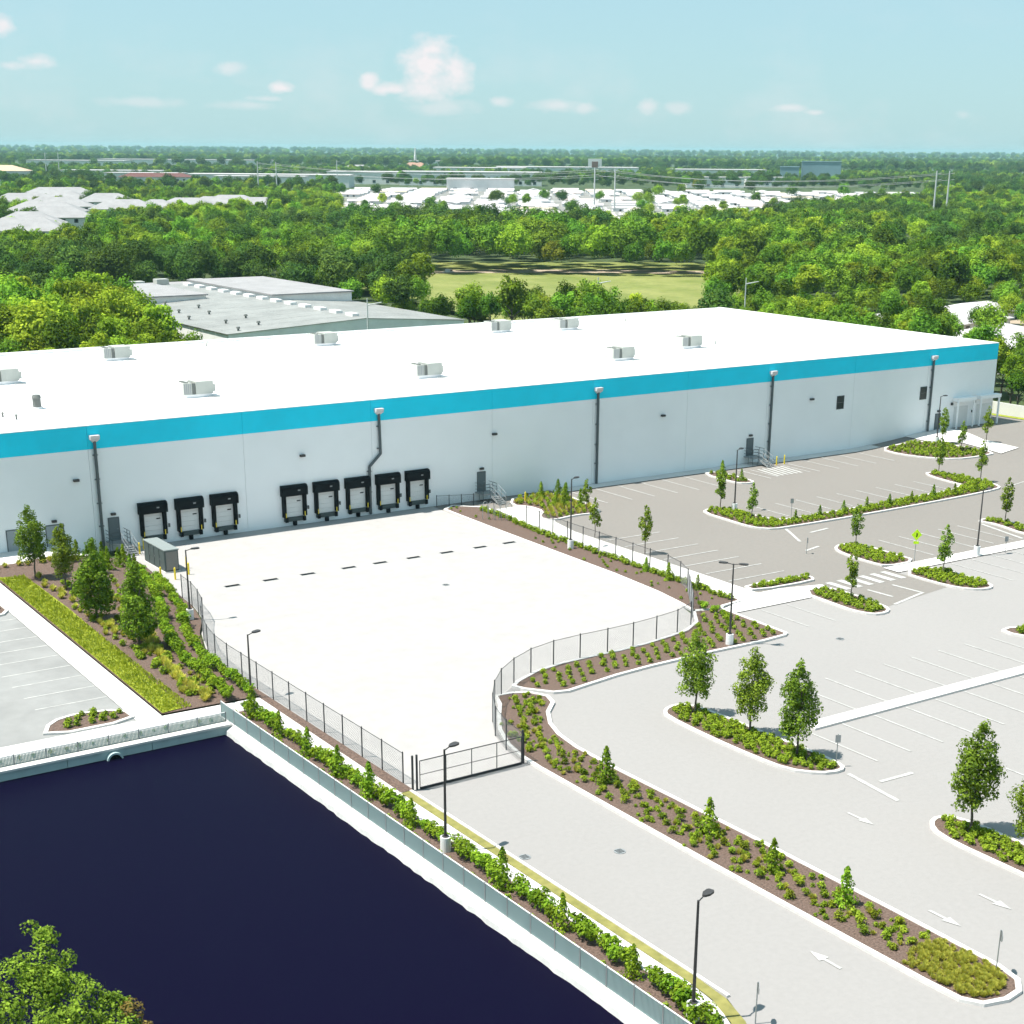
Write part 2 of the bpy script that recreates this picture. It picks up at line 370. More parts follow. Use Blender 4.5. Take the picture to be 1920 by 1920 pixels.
# ------------------------------------------------------------------ ground, water and pavements
YW, XE, YB = 142.2, 175.3, 200.4
M_pale0 = mat('white_boundary_render', (0.66,0.65,0.63), 0.8, 0.06, 0.3)
def build_ground():
    mb = MB()
    F = 45000
    PX0, PX1, PY0, PY1 = -40, 38.35, 20, 91.3            # the pond is a hole in the ground
    for (x0,y0,x1,y1) in ((-F,PY1,F,F),(PX1,-F,F,PY1),(-F,-F,PX0,PY1),(PX0,-F,PX1,PY0)):
        mb.quad((x0,y0,-.12),(x1,y0,-.12),(x1,y1,-.12),(x0,y1,-.12))
    struct('ground', mb, M_ground)
    # pavements
    tag(sheet('drive_pavement', [(38.64,30),(175,30),(175,94.9),(50.9,94.9),(50.9,74.9),(42.7,74.9),(42.7,46.2),(41.9,43.9),(38.64,39.6)], -0.02, M_drive), kind='structure')
    tag(sheet('car_park_pavement', [(84.4,94.92),(182.4,94.92),(182.4,150),(175.35,150),(175.35,142.15),(84.4,142.15)], -0.02, M_lot), kind='structure')
    tag(sheet('car_park_patch', [(97.2,87.5),(106.2,89.0),(106.2,94.9),(97.2,94.9)], -0.012, M_lot), kind='structure')
    global COURT
    right = [(84.4,139.8),(84.1,128.9),(83.8,117.3),(83.6,108.5),(83.1,101.6),(82.5,97.8),(81.5,95.0),(79.9,92.7),(77.8,91.3),(75.7,90.8),(73.0,90.3),(70.0,90.0),(67.2,90.0),(64.5,89.9),(61.9,89.4),(59.4,88.2),(57.1,86.6),(55.3,84.9),(53.5,82.5),(52.1,80.0),(51.3,77.5),(50.8,74.85)]
    left = [(42.9,74.85),(43,98),(43,103),(43.2,105.5),(43.8,108.3),(45,111.9),(46.4,114.8),(47.1,117.4),(47.6,120),(47.8,122.3),(48.6,129.6),(49.1,134.9),(49.2,142.15)]
    COURT = [(84.5,142.15)] + right + left
    tag(sheet('loading_court', COURT, -0.008, M_court), kind='structure')
    # left terrace
    tag(sheet('left_car_park', rect(-30,95.61,33.39,137.9), 0.0, M_lot2), kind='structure')
    tag(sheet('left_path', rect(33.4,95.61,35.2,137.7), 0.03, M_concrete), kind='structure')
    tag(sheet('wall_path_left', [(-30,137.8),(38,137.6),(41,138.4),(46.2,139.6),(47.4,142.15),(-30,142.15)], 0.035, M_concrete), kind='structure')
    tag(sheet('pond_path', [(-40,93.4),(42.3,93.4),(42.3,95.4),(33,95.6),(-40,95.6)], 0.03, M_concrete), kind='structure')
    tag(sheet('fence_side_path', [(40.95,93.39),(42.3,93.39),(42.3,76),(42.05,74),(42.05,48),(41.8,45.6),(41.0,43.6),(39.5,41),(38.5,30),(37,30),(38.6,44.5),(40.95,46.8)], 0.03, M_concrete), kind='structure')
    tag(sheet('verge_turf', [(42.05,74.9),(42.62,74.9),(42.62,48.0),(42.5,45.9),(41.9,43.9),(40.2,41.2),(39.6,41.5),(41.3,44.2),(41.9,46.2),(42.05,48)], 0.05, M_verge), kind='structure')
    mb = MB(); mb.box(42.63,46,-.1,42.82,74.9,0.10); struct('verge_kerb', mb, M_kerb)
    tag(sheet('fence_foot_mulch', [(42.3,95.4),(42.95,98),(42.95,75.0),(42.1,75.0)], 0.04, M_mulch), kind='structure')
    # right hand paths
    tag(sheet('side_path', [(87.6,95.0),(90.5,95.0),(90.5,124),(91.3,128.5),(93,132),(93.3,137),(89.4,137),(88.6,131.5),(87.6,125.5)], 0.06, M_concrete), kind='structure')
    tag(sheet('cross_path', [(84.6,93.0),(97.2,93.0),(97.2,95.6),(93,96.7),(90.3,96.6),(86.5,95.2),(84.6,94.4)], 0.055, M_concrete), kind='structure')
    tag(sheet('walkway', rect(106.2,94.8,131,96.7), 0.06, M_concrete), kind='structure')
    mb = MB(); mb.prism(rect(70.6,69.05,118,70.25), -.05, 0.13); struct('lot_walkway', mb, M_concrete)
    tag(sheet('wall_path_right', rect(99.8,140.2,151.5,142.15), 0.06, M_concrete), kind='structure')
    tag(sheet('entrance_path', [(157.9,138.4),(158.0,142.15),(166.5,142.15),(166.2,139.0),(164.0,134.0),(164.4,128.4),(160.0,127.6),(160.4,134.0)], 0.06, M_concrete), kind='structure')
    tag(sheet('corner_turf', [(179.4,150),(180.6,146.5),(181.2,140),(181.2,120),(182.2,120),(182.4,141),(181.6,150)], 0.04, M_turf), kind='structure')
    bw = empty('boundary_wall', (183,140,0), 'white boundary wall beyond the far right warehouse corner', 'wall')
    yy = 118.0
    while yy < 196:
        x0, x1 = 182.5-max(0,yy-146)*.06, 182.5-max(0,yy+5.9-146)*.06; mb = MB(); c = ((x0+x1)/2, yy+2.97); mb.obox(c, .11, 2.96, -.1, 2.75, math.atan2(x0-x1,5.9)); mb.build('wall_panel', M_pale0, bw); yy += 5.94
    # zebra strips of the crossing between the two islands
    for i in range(6):
        tag(sheet('zebra_bar', rect(97.9+i*1.4,93.2,98.6+i*1.4,95.9), 0.012, M_line), kind='structure')
build_ground()

def build_pond():
    WZ = -0.55
    mb = MB(); mb.quad((-40,20,WZ),(40,20,WZ),(40,94,WZ),(-40,94,WZ)); struct('pond_water', mb, M_water)
    root = empty('pond_wall', (0,91.3,0), 'pale concrete retaining wall along the far edge of the dark pond', 'wall')
    k = 0; x = -40.0
    while x < 38.3:
        w = min(5.6, 38.35-x); mb = MB(); mb.box(x+.02, 91.3, -2.2, x+w-.02, 91.62, 0.02); mb.build('wall_panel', M_pondwall, root); x += 5.6
    mb = MB(); mb.box(-40,91.18,0.02,38.35,91.8,0.16); mb.build('coping', M_kerb, root)
    mb = MB(); n = 14; cx, cz = 30.2, -.62
    for i in range(n):
        a0, a1 = PI*i/n, PI*(i+1)/n
        for (ra, rb, y0, y1) in ((.42,.54,90.95,90.95),):
            P = lambda a, r, y: (cx+math.cos(a)*r, y, cz+math.sin(a)*r)
            mb.quad(P(a0,ra,90.95),P(a1,ra,90.95),P(a1,rb,90.95),P(a0,rb,90.95))
            mb.quad(P(a0,rb,90.95),P(a1,rb,90.95),P(a1,rb,91.32),P(a0,rb,91.32))
    op = mb.build('outfall_ring', M_pondwall, root)
    mb = MB(); mb.poly([(cx+math.cos(PI*i/n)*.43, 91.27, cz+math.sin(PI*i/n)*.43) for i in range(n+1)]); mb.build('pipe_mouth', M_dark, op)
    # sloped pale bank on the court side with an uneven edge at the water
    r = random.Random(3); mb = MB(); ys = [20+i*0.6 for i in range(int((91.3-20)/0.6)+1)]+[91.3]
    edge = [37.88+r.uniform(-.06,.06) for _ in ys]
    for i in range(len(ys)-1):
        a, b = ys[i], ys[i+1]
        mb.quad((38.42,a,0.0),(38.42,b,0.0),(edge[i+1]+.1,b,-.25),(edge[i]+.1,a,-.25))
        mb.quad((edge[i]+.1,a,-.25),(edge[i+1]+.1,b,-.25),(edge[i+1]-.1,b,-1.2),(edge[i]-.1,a,-1.2))
    struct('pond_bank', mb, M_bank)
    tag(sheet('gravel_strip', rect(-40,91.8,38.4,93.4), 0.06, M_gravel), kind='structure')
    mb = MB(); mb.box(38.42,30,-.1,38.62,93.5,0.08); struct('pond_kerb', mb, M_kerb)
build_pond()

# ------------------------------------------------------------------ painted markings
def line(p, q, w=0.12, z=0.008):
    a, b = Vector(p), Vector(q); d = (b-a).normalized(); n = Vector((-d.y, d.x))*w/2
    o = sheet('painted_line', [tuple(a-n), tuple(b-n), tuple(b+n), tuple(a+n)], z, M_line, step=2.0); return tag(o, kind='structure')
def build_marks():
    for y in (119.15,116.5,114.0,111.4,108.7,106.2,103.6,101.1,121.7,124.3,127,129.6): line((28.3,y),(33.35,y), z=0.012)
    for y in (101.1,104.2,107.4,110.4,113.4,116.4,119.4): line((91.0,y),(97.8,y), .15)
    for x in (101.6,105.0,108.2,111.5,114.7,118.0): line((x,133.2),(x,139.9), .15)
    for x in (126.2,134.2,137.4,140.6,143.8,147.0): line((x,133.6),(x,139.9), .15)
    for i in range(6): line((128.0+i*.75,134.2),(128.6+i*.75,138.6), .35)
    line((127.6,134),(127.6,138.8),.15); line((132.9,134),(132.9,138.8),.15)
    for i in range(9): line((114.0+i*3.15,117.6),(114.0+i*3.15,123.2), .15)
    for i in range(5): line((114.1+i*2.9,97.6),(114.1+i*2.9,104.8), .15)
    for i in range(6): line((113.0+i*2.9,87.2),(113.0+i*2.9,94.5), .12)
    for x in (87.2,90.2): line((x,86.8),(x,92.6), .12)
    for i in range(11): line((70.0+i*3.05,62.8),(70.0+i*3.05,68.95), .13)
    for i in range(8): line((75.9+i*3.05,70.4),(75.9+i*3.05,76.6), .13)
    for i in range(8): line((75.9+i*3.05,52.0),(75.9+i*3.05,57.5), .13)
    line((66.9,62.3),(66.3,57.6),.3); line((67.6,60.3),(70.4,60.2),.3)
    line((109.6,113.4),(107.0,108.6),.3); line((110.6,110.9),(113.5,111.3),.3); line((104.9,105.6),(107.2,106.2),.3)
    line((98.0,87.6),(103.0,88.9),.3); line((99.5,92.2),(99.7,89.4),.28); line((102.6,92.2),(102.9,89.0),.28)
    line((145.5,115.0),(156,117.4),.15); line((128.5,104.0),(126.9,97.4),.35)
    def arrow(x, y, up):
        s = 1 if up else -1; mb = MB(); z = 0.012
        mb.poly([(x-.09,y-1.0*s,z),(x+.09,y-1.0*s,z),(x+.09,y+.1*s,z),(x-.09,y+.1*s,z)][::s]); mb.poly([(x-.32,y+.1*s,z),(x+.32,y+.1*s,z),(x,y+1.1*s,z)][::s])
        tag(mb.build('painted_arrow', M_line), kind='structure')
    arrow(48.9,46.0,True); arrow(57.0,45.8,False); arrow(60.6,45.6,False); arrow(62.5,57.0,False)
build_marks()

# ------------------------------------------------------------------ the white warehouse
def build_warehouse():
    X0 = -12.0
    W = empty('warehouse', (XE,YW,0), 'long white warehouse with turquoise band under the roof and black framed dock doors', 'warehouse')
    mb = MB(); mb.box(X0, YW+.22, -.5, XE-.06, YB, 11.55); mb.build('core_wall', M_wall, W)
    mb = MB(); mb.box(X0+.3, YW+.5, 11.55, XE-.4, YB-.35, 11.62); roof = mb.build('roof', M_roof, W)
    mb = MB(); mb.box(X0,YW+.2,11.5,XE-.06,YW+.48,11.90); mb.box(X0,YB-.32,11.5,XE-.06,YB,12.0); mb.box(XE-.38,YW+.48,11.5,XE-.06,YB-.32,11.90); mb.build('parapet', M_roof, roof)
    mb = MB(); mb.box(X0,YW-.04,11.975,XE+.03,YW+.50,12.05); mb.box(XE-.42,YW+.502,11.975,XE+.03,YB+.03,12.05); mb.build('coping', M_roof, roof)
    edges = [X0, 3, 18, 33, 47.86-.6, 62.9, 78.12-.8, 92.3, 106.58-.6, 120, 133.41-.6, 147.8, 162.28-.7, XE]
    for a, b in zip(edges[:-1], edges[1:]):
        mb = MB(); mb.box(a+.015, YW, -.4, b-.015, YW+.22, 9.80); mb.build('wall_panel', M_wall, W)
        mb = MB(); mb.box(a+.012, YW-.015, 9.803, b-.012, YW+.22, 11.97); mb.build('band_panel', M_band, W)
    # gable side wall
    y = YW+.22
    while y < YB-1:
        e = min(YB, y+9.6); mb = MB(); mb.box(XE-.06, y+.015, -.4, XE, e-.015, 9.8); mb.build('wall_panel', M_wall, W)
        mb = MB(); mb.box(XE-.06, y+.012, 9.803, XE+.015, e-.012, 11.97); mb.build('band_panel', M_band, W); y = e
    # downpipes
    for i, x in enumerate((47.86,78.12,106.58,133.41,162.28)):
        mb = MB(); yy = YW-.22; zb = zt(x, YW-1)+.1
        if i == 1:
            pts = [(x,yy,10.6),(x+.1,yy,6.4),(76.86,yy,5.15),(76.86,yy,.1)]
        else: pts = [(x,yy,10.6),(x,yy,zb)]
        for a, b in zip(pts[:-1], pts[1:]): mb.tube(a, b, .15, n=10)
        for z in (9.2,6.9,4.6,2.4):
            xx = x if (i != 1 or z > 6) else 76.86
            mb.box(xx-.24,YW-.22,z,xx+.24,YW-.005,z+.08)
        p = mb.build('downpipe', M_pipe, W)
        mb = MB(); a = .48; b_ = .2
        for (z0,z1,r0,r1) in ((10.45,10.75,.17,.42),(10.75,11.12,.44,.44)):
            c = [(x-r0,YW-.05-r0,z0),(x+r0,YW-.05-r0,z0),(x+r0,YW-.02,z0),(x-r0,YW-.02,z0),(x-r1,YW-.05-r1*1.2,z1),(x+r1,YW-.05-r1*1.2,z1),(x+r1,YW-.02,z1),(x-r1,YW-.02,z1)]
            for f in ((0,1,5,4),(1,2,6,5),(3,0,4,7),(4,5,6,7),(0,3,2,1)): mb.poly([c[k] for k in f])
        mb.build('leader_head', M_head, p)
    # dock doors
    for x in (51.53,55.28,58.95,66.6,70.25,73.92,77.55,81.15):
        mb = MB(); xa, xb = x+.48, x+2.42
        for k in range(5):
            z0 = .88+k*.48; mb.box(xa, YW-.06, z0+.008, xb, YW-.004, z0+.472)
        d = mb.build('dock_door', M_panel, W)
        mb = MB(); xx0, xx1 = x, x+2.88
        pr = [(YW-.004,4.2),(YW-.35,4.16),(YW-.55,3.95),(YW-.55,3.12),(YW-.004,3.12)]
        i0 = len(mb.v)
        mb.poly([(xx0,a,b) for a, b in pr]); mb.poly([(xx1,a,b) for a, b in pr][::-1])
        for k in range(5):
            a, b = pr[k], pr[(k+1)%5]; mb.quad((xx0,a[0],a[1]),(xx1,a[0],a[1]),(xx1,b[0],b[1]),(xx0,b[0],b[1]))
        mb.build('hood', M_dark, d)
        for sx in (x+.13, x+2.43):
            mb = MB(); mb.box(sx, YW-.42, .95, sx+.33, YW-.005, 3.12); mb.build('side_pad', M_dark, d)
        mb = MB(); mb.box(x+.30,YW-.30,.46,x+2.60,YW-.006,.86); mb.build('leveller', M_steelpit, d)
        for sx in (x+.3, x+2.3):
            mb = MB(); mb.box(sx,YW-.46,.42,sx+.3,YW-.302,.9); mb.build('bumper', M_dark, d)
        mb = MB(); mb.box(x+1.28,YW-.34,.0,x+1.62,YW-.01,.46); mb.build('lip_strut', M_dark, d)
        for sx in (x+.35, x+2.47):
            mb = MB(); mb.box(sx,YW-.435,.92,sx+.09,YW-.422,1.4); mb.build('guide_stripe', M_yellow, d)
        mb = MB(); mb.box(xb-.62,YW-.072,2.42,xb-.2,YW-.061,2.55); mb.build('door_window', M_glass, d)
        mb = MB(); mb.box(x+1.75,YW-.562,3.60,x+2.02,YW-.551,3.72); mb.build('hood_badge', M_galv, d)
        mb = MB(); mb.box(x+3.0,YW-.12,1.5,x+3.16,YW-.005,1.85); mb.build('control_box', M_pipe, d)
    # doors
    def pdoor(x, z, w=.95, h=2.1, m=None, lamp=True):
        mb = MB(); mb.box(x,YW-.05,z,x+w,YW-.005,z+h); d = mb.build('door', m or M_door, W)
        mb = MB(); mb.box(x-.08,YW-.07,z,x,YW-.006,z+h+.08); mb.box(x+w,YW-.07,z,x+w+.08,YW-.006,z+h+.08); mb.box(x,YW-.07,z+h,x+w,YW-.006,z+h+.08); mb.build('door_frame', M_pipe, d)
        mb = MB(); mb.box(x+w-.18,YW-.11,z+1.0,x+w-.08,YW-.05,z+1.06); mb.build('door_handle', M_galv, d)
        if lamp:
            mb = MB(); mb.box(x+w/2-.22,YW-.28,z+h+.30,x+w/2+.22,YW-.005,z+h+.52); mb.build('door_lamp', M_pole, d)
    pdoor(48.62,.95); pdoor(90.38,.95); pdoor(129.85,.95); pdoor(163.8,1.1)
    pdoor(42.6,1.1,1.6,1.95,M_doorpale); pdoor(38.95,1.1,.95,1.95,M_doorpale,False)
    for x, z in ((45.83,7.05),(69.23,7.05),(92.53,7.1),(116.25,7.1),(140.35,7.1),(22,7.05)):
        mb = MB(); mb.box(x-.26,YW-.34,z-.1,x+.26,YW-.005,z+.12); mb.build('wall_lamp', M_pole, W)
    for x in (144.95,160.4):
        mb = MB(); mb.box(x,YW-.02,5.5,x+1.15,YW-.004,7.05); wv = mb.build('window', M_glass, W)
        mb = MB()
        for (a,b,c,d) in ((x-.08,5.42,x,7.13),(x+1.15,5.42,x+1.23,7.13),(x,5.42,x+1.15,5.5),(x,7.05,x+1.15,7.13),(x,6.25,x+1.15,6.3)): mb.box(a,YW-.05,b,c,YW-.021,d)
        mb.build('window_frame', M_pipe, wv)
    # canopies and entrance bays at the right hand corner
    for (xa, xb, z) in ((167.0,170.7,4.75),(171.6,175.8,4.75)):
        mb = MB(); mb.box(xa,YW-1.0,z-.05,xb,YW-.02,z+.42); c = mb.build('canopy', M_wall, W)
        mb = MB(); mb.box(xa+.1,YW-.95,1.05,xa+.3,YW-.75,z-.05); mb.build('canopy_post', M_wall, c)
        mb = MB(); mb.box(xb-.35,YW-.95,1.05,xb-.15,YW-.75,z-.05); mb.build('canopy_post', M_wall, c)
        mb = MB(); mb.box(xa+.4,YW-.03,1.1,xb-.5,YW-.004,3.9); mb.build('roller_door', M_panel, W)
        mb = MB(); mb.box(xa-.35,YW-.25,4.2,xa-.1,YW-.005,4.55); mb.build('wall_lamp', M_pole, W)
    mb = MB(); mb.box(171.0,YW-.2,2.9,171.4,YW-.005,3.2); mb.build('wall_lamp', M_pole, W)
build_warehouse()

def build_stair(x, label, mirror=False):
    # landing in front of a raised door, then a flight down towards the camera side
    z0 = .95; s = empty('door_stair', (x,YW-1.5,0), label, 'stair', 'steel stairs below the raised doors')
    mb = MB(); mb.box(x-.9,YW-1.7,z0-.12,x+.9,YW-.03,z0); mb.build('landing', M_galv, s)
    n = 6; y = YW-1.7
    for k in range(n):
        mb = MB(); zz = z0-(k+1)*z0/(n+.5); mb.box(x+.0,y-(k+1)*.30,zz-.05,x+.9,y-k*.30,zz); mb.build('step', M_galv, s)
    for sx in (x-.02, x+.92):
        mb = MB(); L = n*.3; mb.quad((sx,y,z0-.02),(sx,y,z0-.28),(sx,y-L,-.0),(sx,y-L,.2)); mb.quad((sx+.04,y,z0-.28),(sx+.04,y,z0-.02),(sx+.04,y-L,.2),(sx+.04,y-L,.0)); mb.quad((sx,y,z0-.02),(sx,y-L,.2),(sx+.04,y-L,.2),(sx+.04,y,z0-.02)); mb.build('stringer', M_galv, s)
    mb = MB()
    L = n*.3
    for sx in (x+.0, x+.92):
        for hz in (.55, 1.05):
            mb.tube((sx,y,z0+hz),(sx,y-L,.18+hz),.028,n=6)
        mb.tube((sx,y-L,0),(sx,y-L,1.23),.028,n=6); mb.tube((sx,y-L/2,.3),(sx,y-L/2,1.65),.028,n=6)
    mb.build('handrail', M_galv, s)
    mb = MB()
    for hz in (.35,.7,1.05):
        mb.tube((x-.88,YW-.1,z0+hz),(x-.88,y,z0+hz),.028,n=6); mb.tube((x-.88,y,z0+hz),(x,y,z0+hz),.028,n=6); mb.tube((x+.9,YW-.1,z0+hz),(x+.9,y,z0+hz),.028,n=6)
    for px, py in ((x-.88,y),(x-.88,YW-.9),(x,y),(x+.9,y),(x+.9,YW-.9)): mb.tube((px,py,0),(px,py,z0+1.05),.03,n=6)
    mb.build('guard_rail', M_pipe, s)
build_stair(49.1, 'steel stair with dark rails below the door beside the left dock doors')
build_stair(90.9, 'steel stair with pale handrails below the raised door right of the dock doors')
build_stair(130.3, 'steel stair at the raised door facing the far car park')

def build_roof_units():
    spots = [(49.6,176.3,'at the left edge of the roof'),(67.4,189.6,'near the back parapet above the grove'),(64.0,156.4,'above the three left dock doors'),(96.3,190.0,'near the back parapet in front of the metal roofed shed'),(92.3,156.4,'in the middle of the roof front'),
             (125.1,191.3,'by the back parapet left of the middle'),(135.5,189.0,'by the back parapet, second from the right'),(121.1,157.2,'right of the roof front'),(136.7,162.5,'furthest right on the roof')]
    for x, y, where in spots:
        z = 11.62; u = empty('rooftop_unit', (x,y,z), 'pale grey air handling unit '+where, 'air conditioner', 'air handling units on the white roof')
        mb = MB(); mb.box(x-1.5,y-1.05,z,x+1.5,y+1.05,z+.35); mb.build('roof_curb', M_roof, u)
        mb = MB(); mb.box(x-.3,y-1.1,z+.35,x+1.65,y+1.1,z+1.65); mb.build('cabinet', M_hvac, u)
        mb = MB(); mb.box(x-1.65,y-1.05,z+.35,x-.72,y+1.05,z+1.55); mb.build('coil_section', M_hvac, u)
        mb = MB(); mb.box(x-.72,y-1.0,z+.35,x-.3,y+1.0,z+1.5); mb.build('fan_section', M_hvacd, u)
        for k in range(4):
            mb = MB(); mb.box(x-1.6+k*.22,y-1.075,z+.42,x-1.48+k*.22,y-1.05,z+1.48); mb.build('louvre', M_galv, u)
        mb = MB(); mb.prism([(x+1.65,y-.9),(x+2.05,y-.7),(x+2.05,y+.7),(x+1.65,y+.9)], z+.5, z+1.25); mb.build('intake_hood', M_hvac, u)
        mb = MB()
        for k in range(3): mb.tube((x-1.2,y-.6+k*.6,z+1.55),(x-1.2,y-.6+k*.6,z+1.62),.26,n=12)
        mb.build('fan_guard', M_hvacd, u)
        mb = MB(); mb.box(x+.9,y-1.7,z,x+2.2,y-1.35,z+.09); mb.build('pipe_tray', M_galv, u)
    v = empty('roof_exhaust', (47.4,157.0,11.62), 'small dark exhaust fan standing on the left part of the roof', 'exhaust fan')
    mb = MB(); mb.box(46.9,156.6,11.62,47.9,157.5,11.8); mb.build('roof_curb', M_roof, v)
    mb = MB(); mb.tube((47.4,157,11.8),(47.4,157,12.7),.42,n=14); mb.tube((47.4,157,12.7),(47.4,157,13.0),.5,.36,n=14); mb.build('fan_housing', M_hvacd, v)
    for i, (x, y) in enumerate(((42.2,152.2),(43.6,151.4),(42.9,153.4))):
        o = MB(); o.tube((x,y,11.62),(x,y,12.0),.09,n=8); o.tube((x,y,12.0),(x,y,12.15),.2,.06,n=8)
        tag(o.build('roof_vent', M_hvacd), ('small vent cap on the roof at the left frame edge, nearest the turquoise band','small vent cap, right one of the cluster near the left roof edge','small vent cap, rear one of the cluster near the left roof edge')[i], 'vent', 'vent caps on the roof')
    for i, (x, y) in enumerate(((82.5,196.5),(101.5,198.2),(142.5,163.5),(150.2,193.5),(70.5,197.5))):
        o = MB(); o.tube((x,y,11.62),(x,y,12.1),.12,n=8); o.tube((x,y,12.1),(x,y,12.3),.3,.1,n=8); 
        tag(o.build('roof_vent', M_hvac), 'small vent pipe on the roof '+('near the back parapet, left of the middle unit','at the back parapet in the middle','beside the furthest right unit','near the far back corner','at the back parapet towards the left')[i], 'vent', 'vent caps on the roof')
build_roof_units()
# ------------------------------------------------------------------ fences, gate, lamps, signs
def resample(pts, step):
    out = [Vector(pts[0])]; acc = 0; 
    segs = [(Vector(a), Vector(b)) for a, b in zip(pts[:-1], pts[1:])]; total = sum((b-a).length for a, b in segs)
    n = max(1, round(total/step)); d = total/n; want = d; run = 0
    for a, b in segs:
        L = (b-a).length
        while want <= run+L+1e-6 and len(out) <= n:
            out.append(a+(b-a)*((want-run)/L)); want += d
        run += L
    return out
def link_panel(root, a, b, za, zb, h, sp=.17, r=.006):
    L = (b-a).length; d = (b-a)/L; mb = MB()
    def P(s, t):
        p = a+d*s; return (p.x, p.y, za+(zb-za)*s/L+.08+t)
    H = h-.12; k = -H
    while k < L:
        for sgn in (1, -1):
            if sgn == 1: s0, t0, s1, t1 = k, 0.0, k+H, H
            else: s0, t0, s1, t1 = k, H, k+H, 0.0
            if s0 < 0: t0 += (t1-t0)*(-s0)/(s1-s0); s0 = 0
            if s1 > L: t1 -= (t1-t0)*(s1-L)/(s1-s0); s1 = L
            if s1-s0 > .02: mb.tube(P(s0,t0), P(s1,t1), r, n=3, cap=False)
        k += sp
    return mb.build('chain_link_mesh', M_wire, root)
def chain_fence(label, pts, h=2.0, step=2.6, group='black chain link fences of the loading court'):
    p = resample(pts, step); f = empty('chain_link_fence', (p[0].x,p[0].y,zt(*p[0])), label, 'fence', group)
    for i, q in enumerate(p):
        z = zt(q.x, q.y); mb = MB(); mb.tube((q.x,q.y,z-.1),(q.x,q.y,z+h+.06),.045,n=8); mb.tube((q.x,q.y,z+h+.06),(q.x,q.y,z+h+.11),.045,.02,n=8); mb.build('post', M_fence, f)
    for a, b in zip(p[:-1], p[1:]):
        za, zb = zt(*a), zt(*b)
        mb = MB(); mb.tube((a.x,a.y,za+h),(b.x,b.y,zb+h),.022,n=6); mb.build('top_rail', M_fence, f)
        link_panel(f, a, b, za, zb, h)
    return f
left_line = [(42.95,76.2),(43.0,98),(43.05,103),(43.25,105.5),(43.85,108.3),(45.05,111.9),(46.4,114.8),(47.1,117.4),(47.6,120),(47.8,122.6)]
right_line = [(50.95,74.9),(51.35,77.5),(52.15,80.0),(53.55,82.5),(55.35,84.95),(57.1,86.65),(59.4,88.25),(61.9,89.45),(64.5,89.95),(67.2,90.05),(70.0,90.05),(73.0,90.35),(75.7,90.85),(77.8,91.35),(79.9,92.7),(81.6,95.0),(84.0,98.2),(86.2,101.2),(87.35,104.5),(87.45,112),(87.45,122),(87.9,129)]
chain_fence('chain link fence running straight along the left side of the court', left_line)
chain_fence('chain link fence that curves around the right side of the court', right_line)
chain_fence('short chain link guard fence on the wall edge beside the last dock door', [(84.75,141.6),(86.6,140.9),(88.6,140.2)], 1.2, 1.4)

def gate():
    x0, x1, y, h = 43.35, 50.75, 74.86, 1.85
    g = empty('sliding_gate', (x0,y,0), 'black chain link sliding gate across the drive into the court', 'gate')
    mb = MB()
    for z in (.12, .95, h): mb.tube((x0,y,z),(x1,y,z),.035 if z != .95 else .022,n=8)
    mb.box(x0,y-.05,.02,x1,y+.05,.10); mb.build('frame', M_fence, g)
    n = 4
    for k in range(n+1):
        x = x0+(x1-x0)*k/n; mb = MB(); mb.tube((x,y,.1),(x,y,h),.03,n=8); mb.build('upright', M_fence, g)
    link_panel(g, Vector((x0,y)), Vector((x1,y)), 0.05, 0.05, h, .2)
    for x in (42.9, 43.2, 50.9):
        mb = MB(); mb.tube((x,y+.1,-.1),(x,y+.1,2.25),.07,n=10); mb.build('gate_post', M_fence, g)
gate()

def picket_fence(label, pts, h=1.15, step=2.1):
    p = resample(pts, step); f = empty('picket_fence', (p[0].x,p[0].y,0), label, 'fence', 'teal grey picket fences round the pond')
    for q in p:
        mb = MB(); mb.box(q.x-.035,q.y-.035,-.05,q.x+.035,q.y+.035,h+.06); mb.build('post', M_galv, f)
    for a, b in zip(p[:-1], p[1:]):
        d = (b-a); L = d.length; d /= L; ang = math.atan2(d.y, d.x); c = (a+b)/2
        mb = MB(); mb.obox(c, L/2, .025, h-.02, h+.03, ang); mb.build('top_rail', M_white, f)
        mb = MB(); mb.obox(c, L/2, .015, .12, .16, ang); mb.build('bottom_rail', M_picket, f)
        mb = MB(); n = int(L/.085)
        for k in range(n):
            s = a+d*(k+.5)*L/n; mb.obox(s, .029, .010, .10, h-.03, ang)
        tag(mb.build('picket_panel', M_picket, f), kind='stuff')
picket_fence('teal grey picket fence along the right bank of the pond', [(38.52,93.2),(38.52,43.5)])
picket_fence('low picket fence on the gravel strip behind the pond wall', [(16,92.0),(38.3,92.0)], 0.75)

